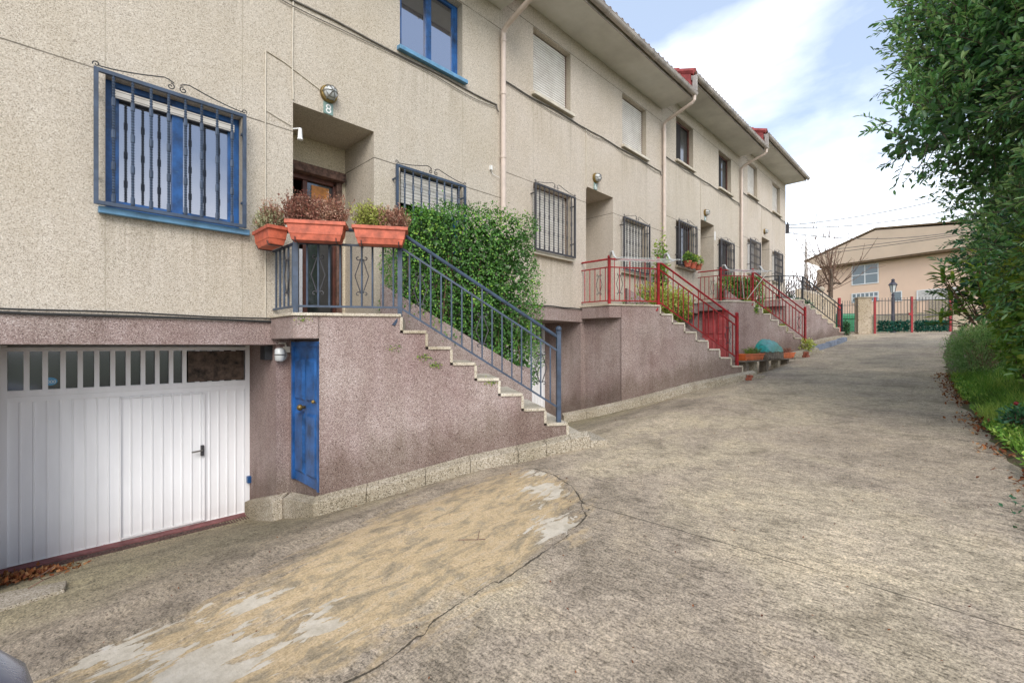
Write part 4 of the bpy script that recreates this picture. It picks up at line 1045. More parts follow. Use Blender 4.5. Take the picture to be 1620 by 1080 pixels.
# broad leaved loquat rosettes
def loquat():
    random.seed(8); root = thing('loquat_bush', 'loquat bush with rosettes of long broad leaves beside the gate end', 'shrub', (12.6, -.45, -.4)); m = foliage(); s = MB(); off = (12.6, -.45, -.4)
    for i in range(34):
        c = Vector((12.4 + random.uniform(-.7, .9), -.1 + random.uniform(-.55, .42), 1.15 + random.uniform(-.75, .6)))
        s.tube([(12.6, -.45, -.4), (12.6 + (c.x - 12.6) * .3, -.45 + (c.y + .45) * .3, .3), c], [.02, .014, .008], 5)
        for j in range(13):
            a = 2 * math.pi * j / 13 * 1.618 * 2; el = random.uniform(-.25, .9)
            d = Vector((math.cos(a) * math.cos(el), math.sin(a) * math.cos(el), math.sin(el))); m.leaf(c, d, Vector((0, 0, 1)), random.uniform(.2, .32), .065, max(0, min(1, random.gauss(.5, .2))), True)
    m.build('foliage', M['l_mixed'], root, off); s.build('stems', M['twig'], root, off)
loquat()
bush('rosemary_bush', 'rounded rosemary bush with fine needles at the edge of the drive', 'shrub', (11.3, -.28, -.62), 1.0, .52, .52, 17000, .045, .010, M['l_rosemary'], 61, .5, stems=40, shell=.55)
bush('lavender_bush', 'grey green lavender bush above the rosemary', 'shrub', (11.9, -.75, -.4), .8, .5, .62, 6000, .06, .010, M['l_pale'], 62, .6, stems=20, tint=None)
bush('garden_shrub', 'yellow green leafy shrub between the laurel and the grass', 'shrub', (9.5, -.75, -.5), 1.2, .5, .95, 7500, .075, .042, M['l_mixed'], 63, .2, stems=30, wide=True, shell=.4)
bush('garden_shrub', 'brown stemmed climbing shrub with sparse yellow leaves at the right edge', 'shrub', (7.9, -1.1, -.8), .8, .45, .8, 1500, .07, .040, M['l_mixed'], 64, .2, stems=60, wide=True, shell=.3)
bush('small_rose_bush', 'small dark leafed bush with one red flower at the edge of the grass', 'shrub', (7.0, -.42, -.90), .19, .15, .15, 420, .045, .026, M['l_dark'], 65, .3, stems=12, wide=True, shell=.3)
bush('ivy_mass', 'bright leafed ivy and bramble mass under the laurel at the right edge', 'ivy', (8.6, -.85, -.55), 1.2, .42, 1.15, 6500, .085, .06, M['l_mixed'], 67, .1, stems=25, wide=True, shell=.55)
r_ = thing('red_flower', 'single red flower on the small dark bush', 'flower', (7.02, -.40, -.60)); f = MB(); f.ball((7.02, -.40, -.595), .022); f.build('petals', M['red'], r_, (7.02, -.40, -.60), smooth=True)

# grass, ground cover and fallen leaves
def grass():
    random.seed(9); m = foliage()
    for i in range(15000):
        X = random.uniform(4.2, 11.5); e = edgeY(X); w = abs(random.gauss(0, .55)) + .05 + .12 * (noise.noise(Vector((X * 2, 0, 0))) + .4)
        if w > 1.8: continue
        Y = e - w; z = hroad(X) + .05 + .16 * smst(.1, 2, w) - .03
        if noise.noise(Vector((X * 1.7, Y * 2.2, 4))) < -.22 : continue
        L = random.uniform(.07, .24) * (.7 + .5 * smst(0, .5, w)); lean = rdir((0, 0, 1.3))
        m.leaf(Vector((X, Y, z)), lean, rdir(), L, .009, max(0, min(1, random.gauss(.52 + .9 * noise.noise(Vector((X * 1.3, Y * 2.4, 0))), .2))))
    for i in range(9000):   # broader weeds
        X = random.uniform(4.2, 11); e = edgeY(X); w = abs(random.gauss(.15, .35)) + .02; Y = e - w
        if noise.noise(Vector((X * 2.1, Y * 3, 9))) < -.15: continue
        m.leaf(Vector((X, Y, hroad(X) + .04 + random.random() * .07)), rdir((0, 0, .6)), rdir((0, 0, 2)), random.uniform(.025, .06), .03, random.gauss(.55, .3), False)
    tag(m.build('grass', M['l_grass'], None), 'bright green grass and weeds growing along the right edge of the drive', 'grass', kind='stuff')
    m = foliage()
    for i in range(1300):
        X = random.uniform(3.2, 12); Y = edgeY(X) + random.gauss(.0, .09) - .02 + .1 * noise.noise(Vector((X * 2, 1, 1)))
        if noise.noise(Vector((X * 1.3, 2, 2))) < -.1: continue
        m.leaf(Vector((X, Y, max(H(X, Y), hroad(X) - .0) + .02 + .03 * random.random())), rdir((0, 0, .15)), rdir((0, 0, 3)), random.uniform(.025, .06), .028, random.random())
    for i in range(1500):   # leaf litter in the corner by the garage threshold
        X = random.uniform(-.8, .30); Y = 5.93 + random.gauss(0, .12) - .12 * (X > .1)
        if random.random() < smst(-.1, .3, X): continue
        m.leaf(Vector((X, Y, H(X, Y) + .01 + .05 * random.random() * (1 - smst(-.3, .3, X)))), rdir((0, 0, .3)), rdir((0, 0, 1.4)), random.uniform(.03, .06), .03, random.random())
    tag(m.build('fallen_leaves', M['l_dry'], None), 'brown and red fallen leaves lying along the edges of the drive', 'fallen leaves', kind='stuff')
    m = foliage()
    for i in range(420):   # small debris and crumbs over the drive
        X = random.uniform(.2, 9); Y = random.uniform(-.2, 4.2); s_ = random.uniform(.004, .013)
        if X < 1.5 and Y < 1.5: continue
        m.leaf(Vector((X, Y, H(X, Y) + .016)), rdir((0, 0, .2)), Vector((0, 0, 1)), s_ * 1.6, s_, random.random() * .5)
    tag(m.build('litter', M['l_dry'], None), 'tiny dark crumbs and leaf bits scattered over the concrete', 'litter', kind='stuff')
grass()
random.seed(12); m = foliage()
for cx_, cy_, n_ in ((7.6, -.22, 60), (3.6, -.52, 40), (4.6, -.42, 70), (4.15, -.38, 60)):
    for i in range(n_):
        X = cx_ + random.gauss(0, .16); Y = cy_ + random.gauss(0, .08); m.leaf(Vector((X, Y, H(X, Y) + .02 + random.random() * .04)), rdir((0, 0, .3)), rdir((0, 0, 2)), .035, .024, random.gauss(.35, .15))
tag(m.build('creeping_weeds', M['l_dark'], None), 'small dark creeping weeds at the lower right edge of the concrete', 'weeds', kind='stuff')
m = foliage()
for k, t, z, n_ in ((0, 1.30, -.12, 60), (0, 1.42, -.20, 80), (0, 2.02, -.40, 60), (0, 1.0, -.03, 40), (0, .1, .27, 40), (2, 1.12, .1, 110)):
    for i in range(n_):
        q = SP(k, t + random.gauss(0, .04), -.012, z + random.gauss(0, .018 if k == 0 else .06)); m.leaf(q, rdir(), rdir(), .016 * (1 + k), .012 * (1 + k), random.random())
tag(m.build('moss', M['l_mixed'], None), 'tufts of green moss on the wall below the steps', 'moss', kind='stuff')

# plants by the red stairs
bush('bed_shrub', 'loose yellow green shrub in the bed behind the first red railing', 'shrub', tuple(SP(1, 1.75, 1.35, -.2)), .85, .45, .62, 3600, .055, .03, M['l_yellow'], 71, .4, stems=30, shell=.35, wide=True)
bush('bed_shrub', 'dark green low shrub right behind the first red stairs', 'shrub', tuple(SP(1, 1.15, 1.15, -.05)), .45, .3, .38, 2200, .05, .028, M['l_hedge'], 72, .4, stems=20, shell=.35, wide=True)
bush('climbing_rose', 'tall sparse climbing plant between the first red landing and the window', 'shrub', (10.25, 5.1, .75), .26, .18, 1.0, 900, .07, .045, M['l_mixed'], 73, .3, stems=16, shell=.2, wide=True)
bush('bed_shrub', 'pale yellow flowering shrub beside the red door', 'shrub', tuple(SP(1, 2.3, 1.4, .05)), .55, .35, .42, 2400, .05, .03, M['l_yellow'], 74, .4, stems=20, shell=.35, wide=True)
for i, (t, z, lab) in enumerate(((1.35, .32, 'uppermost yellow green plant on the second red stairs'), (1.9, .0, 'middle yellow green plant on the second red stairs'), (2.5, -.45, 'lowest yellow green plant on the second red stairs'))):
    bush('step_plant', lab, 'plant', tuple(SP(2, t, .55, z - .12)), .14, .14, .16, 260, .055, .03, M['l_yellow'], 80 + i, .6, 'yellow green plants on the second red stairs', stems=6, shell=.2, wide=True)
bush('foot_shrub', 'bright green shrub at the foot of the second red stairs', 'shrub', (15.75, 3.28, -.28), .42, .22, .26, 800, .06, .035, M['l_yellow'], 85, .3, stems=8, shell=.3, wide=True)
bush('ivy_tuft', 'dark ivy round the foot of the black railing post', 'shrub', tuple(SP(3, 2.95, -.02, -1.02)), .12, .12, .32, 500, .06, .04, M['l_dark'], 86, .3, stems=6, shell=.2, wide=True)
# window box on the third house
root = thing('window_box', 'red window box of trailing plants under the third house window', 'flower box', (12.5, 5.28, 2.12)); off = (12.5, 5.28, 2.12)
for i, x in enumerate((12.15, 12.5, 12.85)):
    b = MB(); b.lathe((x, 5.28, 2.12), [(.07, 0), (.095, .13), (.11, .13), (.11, .16)], 12); b.build('pot', M['terra'], root, off)
    bush('p', '', '', (x, 5.28, 2.24), .2, .12, .14, 260, .05, .03, M['l_mixed'], 90 + i, .2, stems=0, parent=root, offp=off, wide=True)

# drying racks
def rack(name, label, k, leg):
    z = 1.13; root = thing(name, label, 'drying rack', tuple(SP(k, .5, -.2, z)), 'white drying racks on the red railings'); off = tuple(SP(k, .5, -.2, z))
    g = MB(); t0, t1, w0, w1 = .10, 1.18, -.52, -.04
    for w in [w0 + (w1 - w0) * i / 9 for i in range(8)]: g.tube([SP(k, t0, w, z), SP(k, t1, w, z)], .0028, 4)
    for t in (t0, (t0 + t1) / 2, t1): g.tube([SP(k, t, w0, z), SP(k, t, w1, z)], .006, 6)
    g.build('wire_grid', M['lampglass'], root, off)
    for t in (t0 - .03, t1 + .03):
        b = MB(); pts = [SP(k, t, w, zz) for w, zz in ((.06, z + .10), (.02, z + .20), (-.06, z + .19), (-.14, z + .08), (-.26, z + .02), (-.5, z - .005))]
        b.tube(pts, [.02, .024, .022, .02, .016, .01], 8); b.build('end_bracket', M['lampglass'], root, off, smooth=True)
    if leg:
        b = MB()
        b.tube([SP(k, .25, -.5, z), SP(k, .7, -.03, .40)], .009, 6); b.tube([SP(k, 1.1, -.5, z), SP(k, .8, -.03, .38)], .009, 6); b.build('strut', M['plate_white'], root, off)
rack('drying_rack', 'white wire drying rack hooked over the first red railing', 1, False)
rack('drying_rack', 'white wire drying rack with props on the second red railing', 2, True)

# planter shelf at the foot between the two red stairs
sh = thing('planter_shelf', 'rough timber shelf on stone blocks carrying the orange planters', 'shelf', (11.8, 3.2, -.5)); off = (11.8, 3.2, -.5)
ax = Vector((3.35, -.12, 0)).normalized(); ay = Vector((ax.y, -ax.x, 0))
b = MB(); b.obox((10.08, 3.28), ax, ay, 0, 3.5, -.13, .1, -.34, -.31); b.build('board', M['plankwood'], sh, off, bevel=.005)
for i, u in enumerate((.25, .75, 1.5, 2.3, 3.0)):
    x = 10.08 + ax.x * u; b = MB(); b.obox((x, 3.28 + ax.y * u), ax, ay, -.08, .08, -.1, .06, hroad(x) - .1, -.342); b.build('block', M['kerb' if i % 2 else 'plankwood'], sh, off, bevel=.01)
flower_box('orange planter at the left end of the timber shelf', (10.1, 3.27, 0), ax, ay, 1.12, -.308, .14, [(M['l_mixed'], .4, .2, .9, .16)], 41, mat=M['orange'], group='orange planters on the timber shelf', n=80)
flower_box('orange planter at the right end of the shelf, beside the stairs foot', (12.5, 3.19, 0), ax, ay, 1.02, -.308, .14, [(M['l_heath'], .5, .1, .9, .15)], 43, mat=M['orange'], group='orange planters on the timber shelf', n=80)
b = MB(); b.obox((11.3, 3.23), ax, ay, 0, 1.12, -.14, .14, -.307, -.12); o = b.build('crate', M['plankwood'], None, bevel=.01); tag(o, 'grey plastic crate between the orange planters, under the teal sheet', 'crate')
b = MB(); nu, nv = 14, 8; vs = []
for i in range(nu + 1):
    for j in range(nv + 1):
        u, v = i / nu, j / nv; hh = (math.sin(min(1, u * 1.25) * math.pi * .62 + .15) ** .6) * math.sin(v * math.pi * .5) ** .5
        if u > .9: hh *= (1 - u) / .1
        if u < .06: hh *= u / .06
        vs.append(Vector((11.3, 3.23, 0)) + ax * (u * 1.14 - .01) + ay * (.16 - .30 * v) + Vector((0, 0, -.14 + .30 * hh + .03 * noise.noise(Vector((u * 6, v * 6, 0))))))
b.add(vs, [(i * (nv + 1) + j, (i + 1) * (nv + 1) + j, (i + 1) * (nv + 1) + j + 1, i * (nv + 1) + j + 1) for i in range(nu) for j in range(nv)])
tag(b.build('plastic_sheet', M['teal'], None, smooth=True), 'crumpled teal plastic sheet bulging over the grey crate', 'sheet')
def bricks(label, x, y, rz, n):
    root = thing('brick_pile', label, 'bricks', (x, y, H(x, y)), 'loose red bricks beside the drive', rz)
    for i in range(n):
        b = MB(); b.box(-.11, .11, -.055, .055, i * .052, i * .052 + .05); o = b.build('brick', M['brick'], root, bevel=.005); o.rotation_euler[2] = .25 * i
bricks('two stacked red bricks at the foot of the first red stairs', 9.98, 3.08, .3, 2)
bricks('red bricks lying at the foot of the second red stairs', 14.6, 3.05, -.2, 3)
b = MB()
kp = [(15.4, 3.35), (16.6, 3.22), (18.0, 3.08), (19.4, 3.0), (20.6, 3.0)]
for (a, c), (d, e) in zip(kp, kp[1:]):
    z0, z1 = H(a, c), H(d, e); b.prism([(a, c), (d, e), (d, e + .13), (a, c + .13)], [z0 - .1, z1 - .1, z1 - .1, z0 - .1], [z0 + .17, z1 + .14, z1 + .14, z0 + .17])
tag(b.build('painted_kerb', M['bluestone'], None, bevel=.01), 'blue grey painted kerb below the black railed stairs', 'kerb')
b = MB(); P4 = [(-.9, 4.72), (.11, 4.70), (.13, 5.04), (-.2, 5.3), (-.9, 5.5)]
b.prism(P4, [H(*p) - .05 for p in P4], [H(*p) + .022 for p in P4]); tag(b.build('concrete_slab', M['kerb'], None, bevel=.006), 'pale loose concrete slab at the lower left below the garage', 'slab')
b = MB(); b.tube([(.0, 5.02, -1.79), (-.03, 4.97, -1.74), (.06, 5.0, -1.70)], .004, 5); b.tube([(-.08, 4.95, -1.80), (.0, 4.97, -1.77), (.10, 5.05, -1.78)], .004, 5)
tag(b.build('fallen_twig', M['twig'], None), 'thin forked twig lying on the pale concrete slab', 'twig')
b = MB(); b.tube([(1.95, 2.42, H(1.95, 2.42) + .02), (2.02, 2.30, H(2.02, 2.3) + .03), (2.07, 2.28, H(2.07, 2.28) + .02)], .003, 5); b.tube([(2.02, 2.30, H(2.02, 2.3) + .03), (2.09, 2.36, H(2.02, 2.3) + .05)], .0025, 5)
tag(b.build('fallen_twig', M['twig'], None), 'thin twig lying on the yellowish patch near the crack', 'twig')

# ------------------------------------------------------------------ gate end of the street
GA, GB = Vector((24.84, 2.66, 0)), Vector((26.05, .35, 0)); gd = (GB - GA).normalized(); gn = Vector((-gd.y, gd.x, 0)); GL = (GB - GA).length; GZ = .56
gate = thing('iron_gate', 'double iron gate with red posts and green leaf screen closing the drive', 'gate', (*((GA + GB) / 2)[:2], GZ)); off = (*((GA + GB) / 2)[:2], GZ)
for nm, u in (('post', 0), ('post', GL * .5), ('post', GL)):
    b = MB(); b.obox(GA, gd, gn, u - .035, u + .035, -.035, .035, GZ - .1, GZ + (1.52 if u != GL * .5 else 1.5)); b.build('post', M['red'], gate, off)
for s_ in (0, 1):
    a0, a1 = GL * .5 * s_ + .04, GL * .5 * (s_ + 1) - .04; b = MB()
    for z in (.05, .74 if not s_ else .70, 1.34): b.obox(GA, gd, gn, a0, a1, -.012, .012, GZ + z, GZ + z + .03)
    n_ = 11
    for i in range(n_ + 1):
        u = a0 + (a1 - a0) * i / n_; b.bar(GA + gd * u + Vector((0, 0, GZ + .05)), GA + gd * u + Vector((0, 0, GZ + 1.47)), .014)
    lf = b.build('gate_leaf', M['iron'], gate, off)
    m = foliage(); random.seed(100 + s_)
    for i in range(1500):
        q = GA + gd * random.uniform(a0 + .05, a1 - .05) - gn * .02 + Vector((0, 0, GZ + .06 + random.random() * .42)); m.leaf(q, rdir(), rdir((0, 0, .1)), .075, .05, random.random())
    m.build('leaf_screen', M['l_greenmesh'], lf, off)
b = MB(); b.obox(GA, gd, gn, GL * .5 - .12, GL * .5 - .02, -.06, .0, GZ + .72, GZ + .82); b.build('lock_box', M['red'], gate, off)
def pillar(label, p, q, thick, z1):
    p = Vector((*p, 0)); q = Vector((*q, 0)); d = (q - p).normalized(); nn = Vector((-d.y, d.x, 0)); L = (q - p).length
    root = thing('gate_pillar', label, 'pillar', tuple(p[:2]) + (GZ,), 'block pillars at the gate'); off = (p.x, p.y, GZ)
    b = MB(); rows = 8; hh = (z1 - GZ - .06) / rows
    for r in range(rows):
        n_ = 2; sh_ = .0 if r % 2 else .5
        cuts = sorted({0, *[L * (i + sh_) / n_ for i in range(n_ + 1) if 0 < L * (i + sh_) / n_ < L], L})
        for a, c in zip(cuts, cuts[1:]): b.obox(p, d, nn, a + .004, c - .004, 0, thick, GZ + hh * r, GZ + hh * (r + 1) - .008)
    b.obox(p, d, nn, .006, L - .006, .006, thick - .006, GZ - .2, z1 - .06); b.build('blocks', M['block'], root, off)
    b = MB(); b.obox(p, d, nn, -.03, L + .03, -.03, thick + .03, z1 - .06, z1); b.build('cap', M['kerb'], root, off, bevel=.01)
pillar('beige block pillar left of the gate', (24.60, 3.20), (24.82, 2.76), .35, 2.10)
pillar('beige block pillar right of the gate, half hidden by bushes', (26.08, .27), (26.40, -.4), .35, 2.06)
b = MB(); b.bar((24.26, 3.82, .45), (24.26, 3.82, 2.08), .085); tag(b.build('red_post', M['red'], None), 'single red iron post beside the black railed stairs', 'post')
b = MB(); b.bar((24.30, 3.75, .62), (24.60, 3.2, .62), .02); b.bar((24.3, 3.75, 1.75), (24.6, 3.2, 1.75), .02)
fe = thing('iron_fence', 'low iron fence between the red post and the gate pillar', 'fence', (24.4, 3.5, .55)); b.build('rail', M['iron'], fe, (24.4, 3.5, .55))
for i in range(7):
    q = Vector((24.32, 3.71, 0)).lerp(Vector((24.58, 3.24, 0)), i / 6); b = MB(); b.bar((q.x, q.y, .58), (q.x, q.y, 1.95), .012); b.build('picket', M['iron'], fe, (24.4, 3.5, .55))
# boundary wall from the last house
wl = thing('boundary_wall', 'beige block wall with sloping top behind the black railing', 'wall', (25.3, 4.4, .5)); off = (25.3, 4.4, .5)
b = MB(); b.prism([(23.0, 5.2), (26.5, 4.95), (24.3, 3.95), (24.2, 4.05)], .2, [2.5, 2.62, 2.0, 2.0]); b.build('blocks', M['block'], wl, off)
b = MB(); b.ball((26.3, 4.85, 2.72), .14); b.build('stone_ball', M['kerb'], wl, off, smooth=True)
# green containers
def container(label, x, y, rz, sign):
    root = thing('waste_container', label, 'container', (x, y, .6), 'green waste containers behind the fence', rz)
    b = MB(); b.prism([(-.55, -.4), (.55, -.4), (.55, .4), (-.55, .4)], .12, .75)
    for v in (-.3, .3): b.box(-.57, .57, -.43, -.41, .2 + (v + .3) * .3, .24 + (v + .3) * .3)
    b.build('body', M['contgreen'], root, bevel=.03)
    b = MB(); b.prism([(-.6, -.46), (.6, -.46), (.6, .46), (-.6, .46)], .755, [.98, .98, 1.10, 1.10]); b.build('lid', M['contgreen'], root, bevel=.04)
    b = MB(); b.box(-.02, .0, -.445, -.431, .15, .7); b.build('stripe', M['plate_white'], root)
    for wx in (-.45, .45):
        b = MB(); b.lathe((wx, -.36, .08), [(.08, -.03), (.08, .03)], 12, 'y'); b.build('wheel', M['tyre'], root)
    if sign:
        b = MB(); b.box(.28, .5, -.447, -.432, .18, .42); s = b.build('sign', M['plate_white'], root)
        b = MB(); b.extr([(.39 + .06 * math.cos(t), -.452, .31 + .06 * math.sin(t)) for t in [2 * math.pi * i / 12 for i in range(12)]], (0, .004, 0)); b.box(.34, .44, -.4515, -.4485, .2, .225); b.build('sign_symbol', M['black'], s)
container('green waste container with a small white sign behind the iron fence', 29.2, 4.1, R(-58), True)
container('green waste container seen just left of the signed one', 29.9, 5.1, R(-58), False)
# street lamp
lm = thing('street_lamp', 'old style lantern street lamp standing behind the gate', 'street lamp', (29.8, 2.47, .6)); off = (29.8, 2.47, .6)
b = MB(); b.lathe((29.8, 2.47, .6), [(.13, 0), (.13, .15), (.09, .25), (.085, .9), (.06, 1.0), (.05, 1.9), (.07, 1.95), (.04, 2.0), (.05, 2.05)], 12); b.build('post', M['lamp_iron'], lm, off)
b = MB(); b.lathe((29.8, 2.47, .6), [(.09, 2.08), (.15, 2.42), (.15, 2.43)], 6); b.build('lantern_glass', M['lampglass'], lm, off)
b = MB(); b.lathe((29.8, 2.47, .6), [(.2, 2.43), (.2, 2.46), (.14, 2.54), (.08, 2.58), (.09, 2.63), (.06, 2.66), (.09, 2.70), (.03, 2.75)], 6)
for i in range(6):
    a = 2 * math.pi * i / 6; b.tube([(29.8 + .09 * math.cos(a), 2.47 + .09 * math.sin(a), 2.68), (29.8 + .153 * math.cos(a), 2.47 + .153 * math.sin(a), 3.03)], .012, 5)
b.build('lantern_roof', M['lamp_iron'], lm, off)
# far building
W0 = Vector((39.45, 5.46, 0)); wd = Vector((-.277, -.961, 0)); wn = Vector((.961, -.277, 0))     # wd runs to the right of the photo, wn away from it
bl = thing('far_building', 'peach rendered building with low gable roof beyond the gate', 'building', (39.45, 5.46, .5)); off = (39.45, 5.46, .5)
b = MB(); b.obox(W0, wd, wn, -2.3, 13, 0, 10, .3, 5.62); b.build('wall', M['peach'], bl, off)
b = MB(); T0 = W0 - wn * .6
def TP(u, z, w=0): v = T0 + wd * u + wn * w; return Vector((v.x, v.y, z))
b.extr([TP(-2.75, 6.22), TP(1.62, 7.62), TP(6.8, 6.9), TP(13.5, 6.0), TP(13.5, 5.70), TP(-1.8, 5.72)], wn * 11); b.build('gable', M['peach_dark'], bl, off)
b = MB(); b.extr([TP(-2.85, 6.22, -.05), TP(1.62, 7.68, -.05), TP(13.6, 6.2, -.05), TP(13.6, 6.27, -.05), TP(1.62, 7.78, -.05), TP(-2.95, 6.30, -.05)], wn * 11.2)
b.extr([TP(-1.85, 5.60, .03), TP(13.5, 5.58, .03), TP(13.5, 5.70, .03), TP(-1.85, 5.72, .03)], wn * .5); b.build('roof', M['eaveline'], bl, off)
def farwin(u0, u1, z0, z1, nx, nz, m='pane_grey'):
    p = MB(); p.obox(W0, wd, wn, u0, u1, -.02, -.01, z0, z1); w = p.build('window', M[m], bl, off)
    f = MB()
    for i in range(nx + 1): u = u0 + (u1 - u0) * i / nx; f.obox(W0, wd, wn, u - .03, u + .03, -.04, -.021, z0 - .03, z1 + .03)
    for i in range(nz + 1): z = z0 + (z1 - z0) * i / nz; f.obox(W0, wd, wn, u0 + .03, u1 - .03, -.041, -.022, z - .03, z + .03)
    f.build('frame', M['plate_white'], w, off)
farwin(0, 1.53, 4.22, 5.68 - .0 - .02 if False else 5.5, 2, 2)
farwin(0, 1.53, 3.0, 3.6, 6, 2); farwin(2.3, 2.8, 2.9, 3.5, 1, 1); farwin(3.6, 5.5, 2.85, 3.45, 1, 1, 'shutter')
b = MB()
for u0, u1 in ((3.4, 3.6), (4.2, 5.6)): b.obox(W0, wd, wn, u0, u1, -.08, -.012, .5, 2.84)
b.build('pilaster', M['block'], bl, off)
b = MB(); b.obox(W0, wd, wn, -.5, 7, -3.2, -3.0, .4, 1.9)
tag(b.build('low_wall', M['block'], None), 'low beige block wall across the road behind the gate', 'wall')
# church spire
b = MB(); b.lathe((174.3, 36.4, 0), [(1.0, 0), (.9, 20), (.6, 21), (.45, 28), (.1, 36)], 8)
tag(b.build('church_spire', M['gutter'], None), 'thin grey spire far away behind the bare tree', 'spire')

# bare trees
def bare_tree(label, base, h_, seed, lean=(0, 0), thick=.16, shoots=22, spread=.6, sl=2.2, levels=1, group='bare winter trees beyond the row'):
    random.seed(seed); base = Vector(base); root = thing('bare_tree', label, 'tree', base, group); s = MB(); t = MB()
    p = base.copy(); pts = [p.copy()]; d = Vector((lean[0], lean[1], 1)).normalized()
    for i in range(7):
        d = (d + rdir() * .22 + Vector((0, 0, .1))).normalized(); p = p + d * (h_ / 7); pts.append(p.copy())
    s.tube(pts, [thick * (1 - .07 * i) for i in range(len(pts))], 8)
    heads = [pts[-1], pts[-2] + Vector((.12, .1, .1)), pts[-3] + Vector((-.1, .1, 0))]
    for b_ in range(3):
        e = heads[b_] + rdir((0, 0, .6)) * .5; s.tube([heads[b_], heads[b_].lerp(e, .5) + rdir() * .06, e], [thick * .45, thick * .35, thick * .3], 6); heads.append(e)
    for i in range(shoots):
        h0 = random.choice(heads); d = rdir((0, 0, .9)); d.x *= spread; d.y *= spread; d.normalize(); L = sl * random.uniform(.4, 1.1)
        q = h0.copy(); ps = [q.copy()]
        for j in range(6): d = (d + rdir() * .09 + Vector((0, 0, .07))).normalized(); q = q + d * (L / 6); ps.append(q.copy())
        t.tube(ps, [.021 * (1 - j / 8.5) for j in range(7)], 5)
        for lv in range(levels * 3):
            j = random.randint(2, 5); dd = (d + rdir() * .8).normalized(); l2 = L * .35 * random.random(); t.tube([ps[j], ps[j] + dd * l2 * .5 + Vector((0, 0, .02)), ps[j] + dd * l2 + Vector((0, 0, .1 * l2))], [.014, .011, .007], 4)
    s.build('trunk', M['trunk'], root, tuple(base)); t.build('crown', M['twig'], root, tuple(base)); return root
bare_tree('pollarded bare tree with long thin shoots in front of the peach building', (27.6, 4.95, 1.2), 2.2, 5, (.0, -.22), .15, 34, .62, 3.1)
bare_tree('greyer bare tree nearer the end of the houses', (30.5, 6.7, .6), 2.6, 15, (0, .1), .15, 34, .8, 2.4, 2)
bare_tree('misty bare tree low behind the last house corner', (36.0, 9.2, .6), 2.2, 25, (0, 0), .16, 60, 1.0, 2.6, 3)
bare_tree('thin bare shrub beside the peach building wall', (33.0, 7.0, .6), 1.4, 35, (0, 0), .1, 60, 1.1, 1.9, 3)

# overhead cables
def wire(name, label, a, b_, sag, r=.016):
    a = Vector(a); b_ = Vector(b_); m = MB(); m.tube([a.lerp(b_, t) + Vector((0, 0, -4 * sag * t * (1 - t))) for t in [i / 20 for i in range(21)]], r, 5)
    tag(m.build(name, M['cable'], None), label, 'cable', 'overhead cables beyond the houses')
A0 = (22.70, 5.5, 5.25)
wire('overhead_cable', 'highest overhead cable from the last house corner to the right', A0, (28.5, -1.2, 6.9), .25)
wire('overhead_cable', 'second overhead cable leaving the last house corner, close below the highest', (22.7, 5.5, 5.15), (29.5, -1.5, 6.6), .4)
wire('overhead_cable', 'overhead cable sagging from the corner across the gable', (22.7, 5.5, 4.95), (30, -1.8, 5.6), .55)
wire('overhead_cable', 'long level overhead cable passing behind the last house', (30, 14, 5.4), (29.5, -2.5, 5.2), .12)
wire('overhead_cable', 'lowest overhead cable passing in front of the gable', (30, 14, 5.05), (28.5, -2.5, 5.0), .12)
b = MB(); b.box(22.68, 22.76, 5.38, 5.5, 4.9, 5.3); b.lathe((22.74, 5.44, 5.3), [(.03, 0), (.03, .08)], 8); tag(b.build('cable_bracket', M['iron'], None), 'cable bracket with insulators on the corner of the last house', 'bracket')

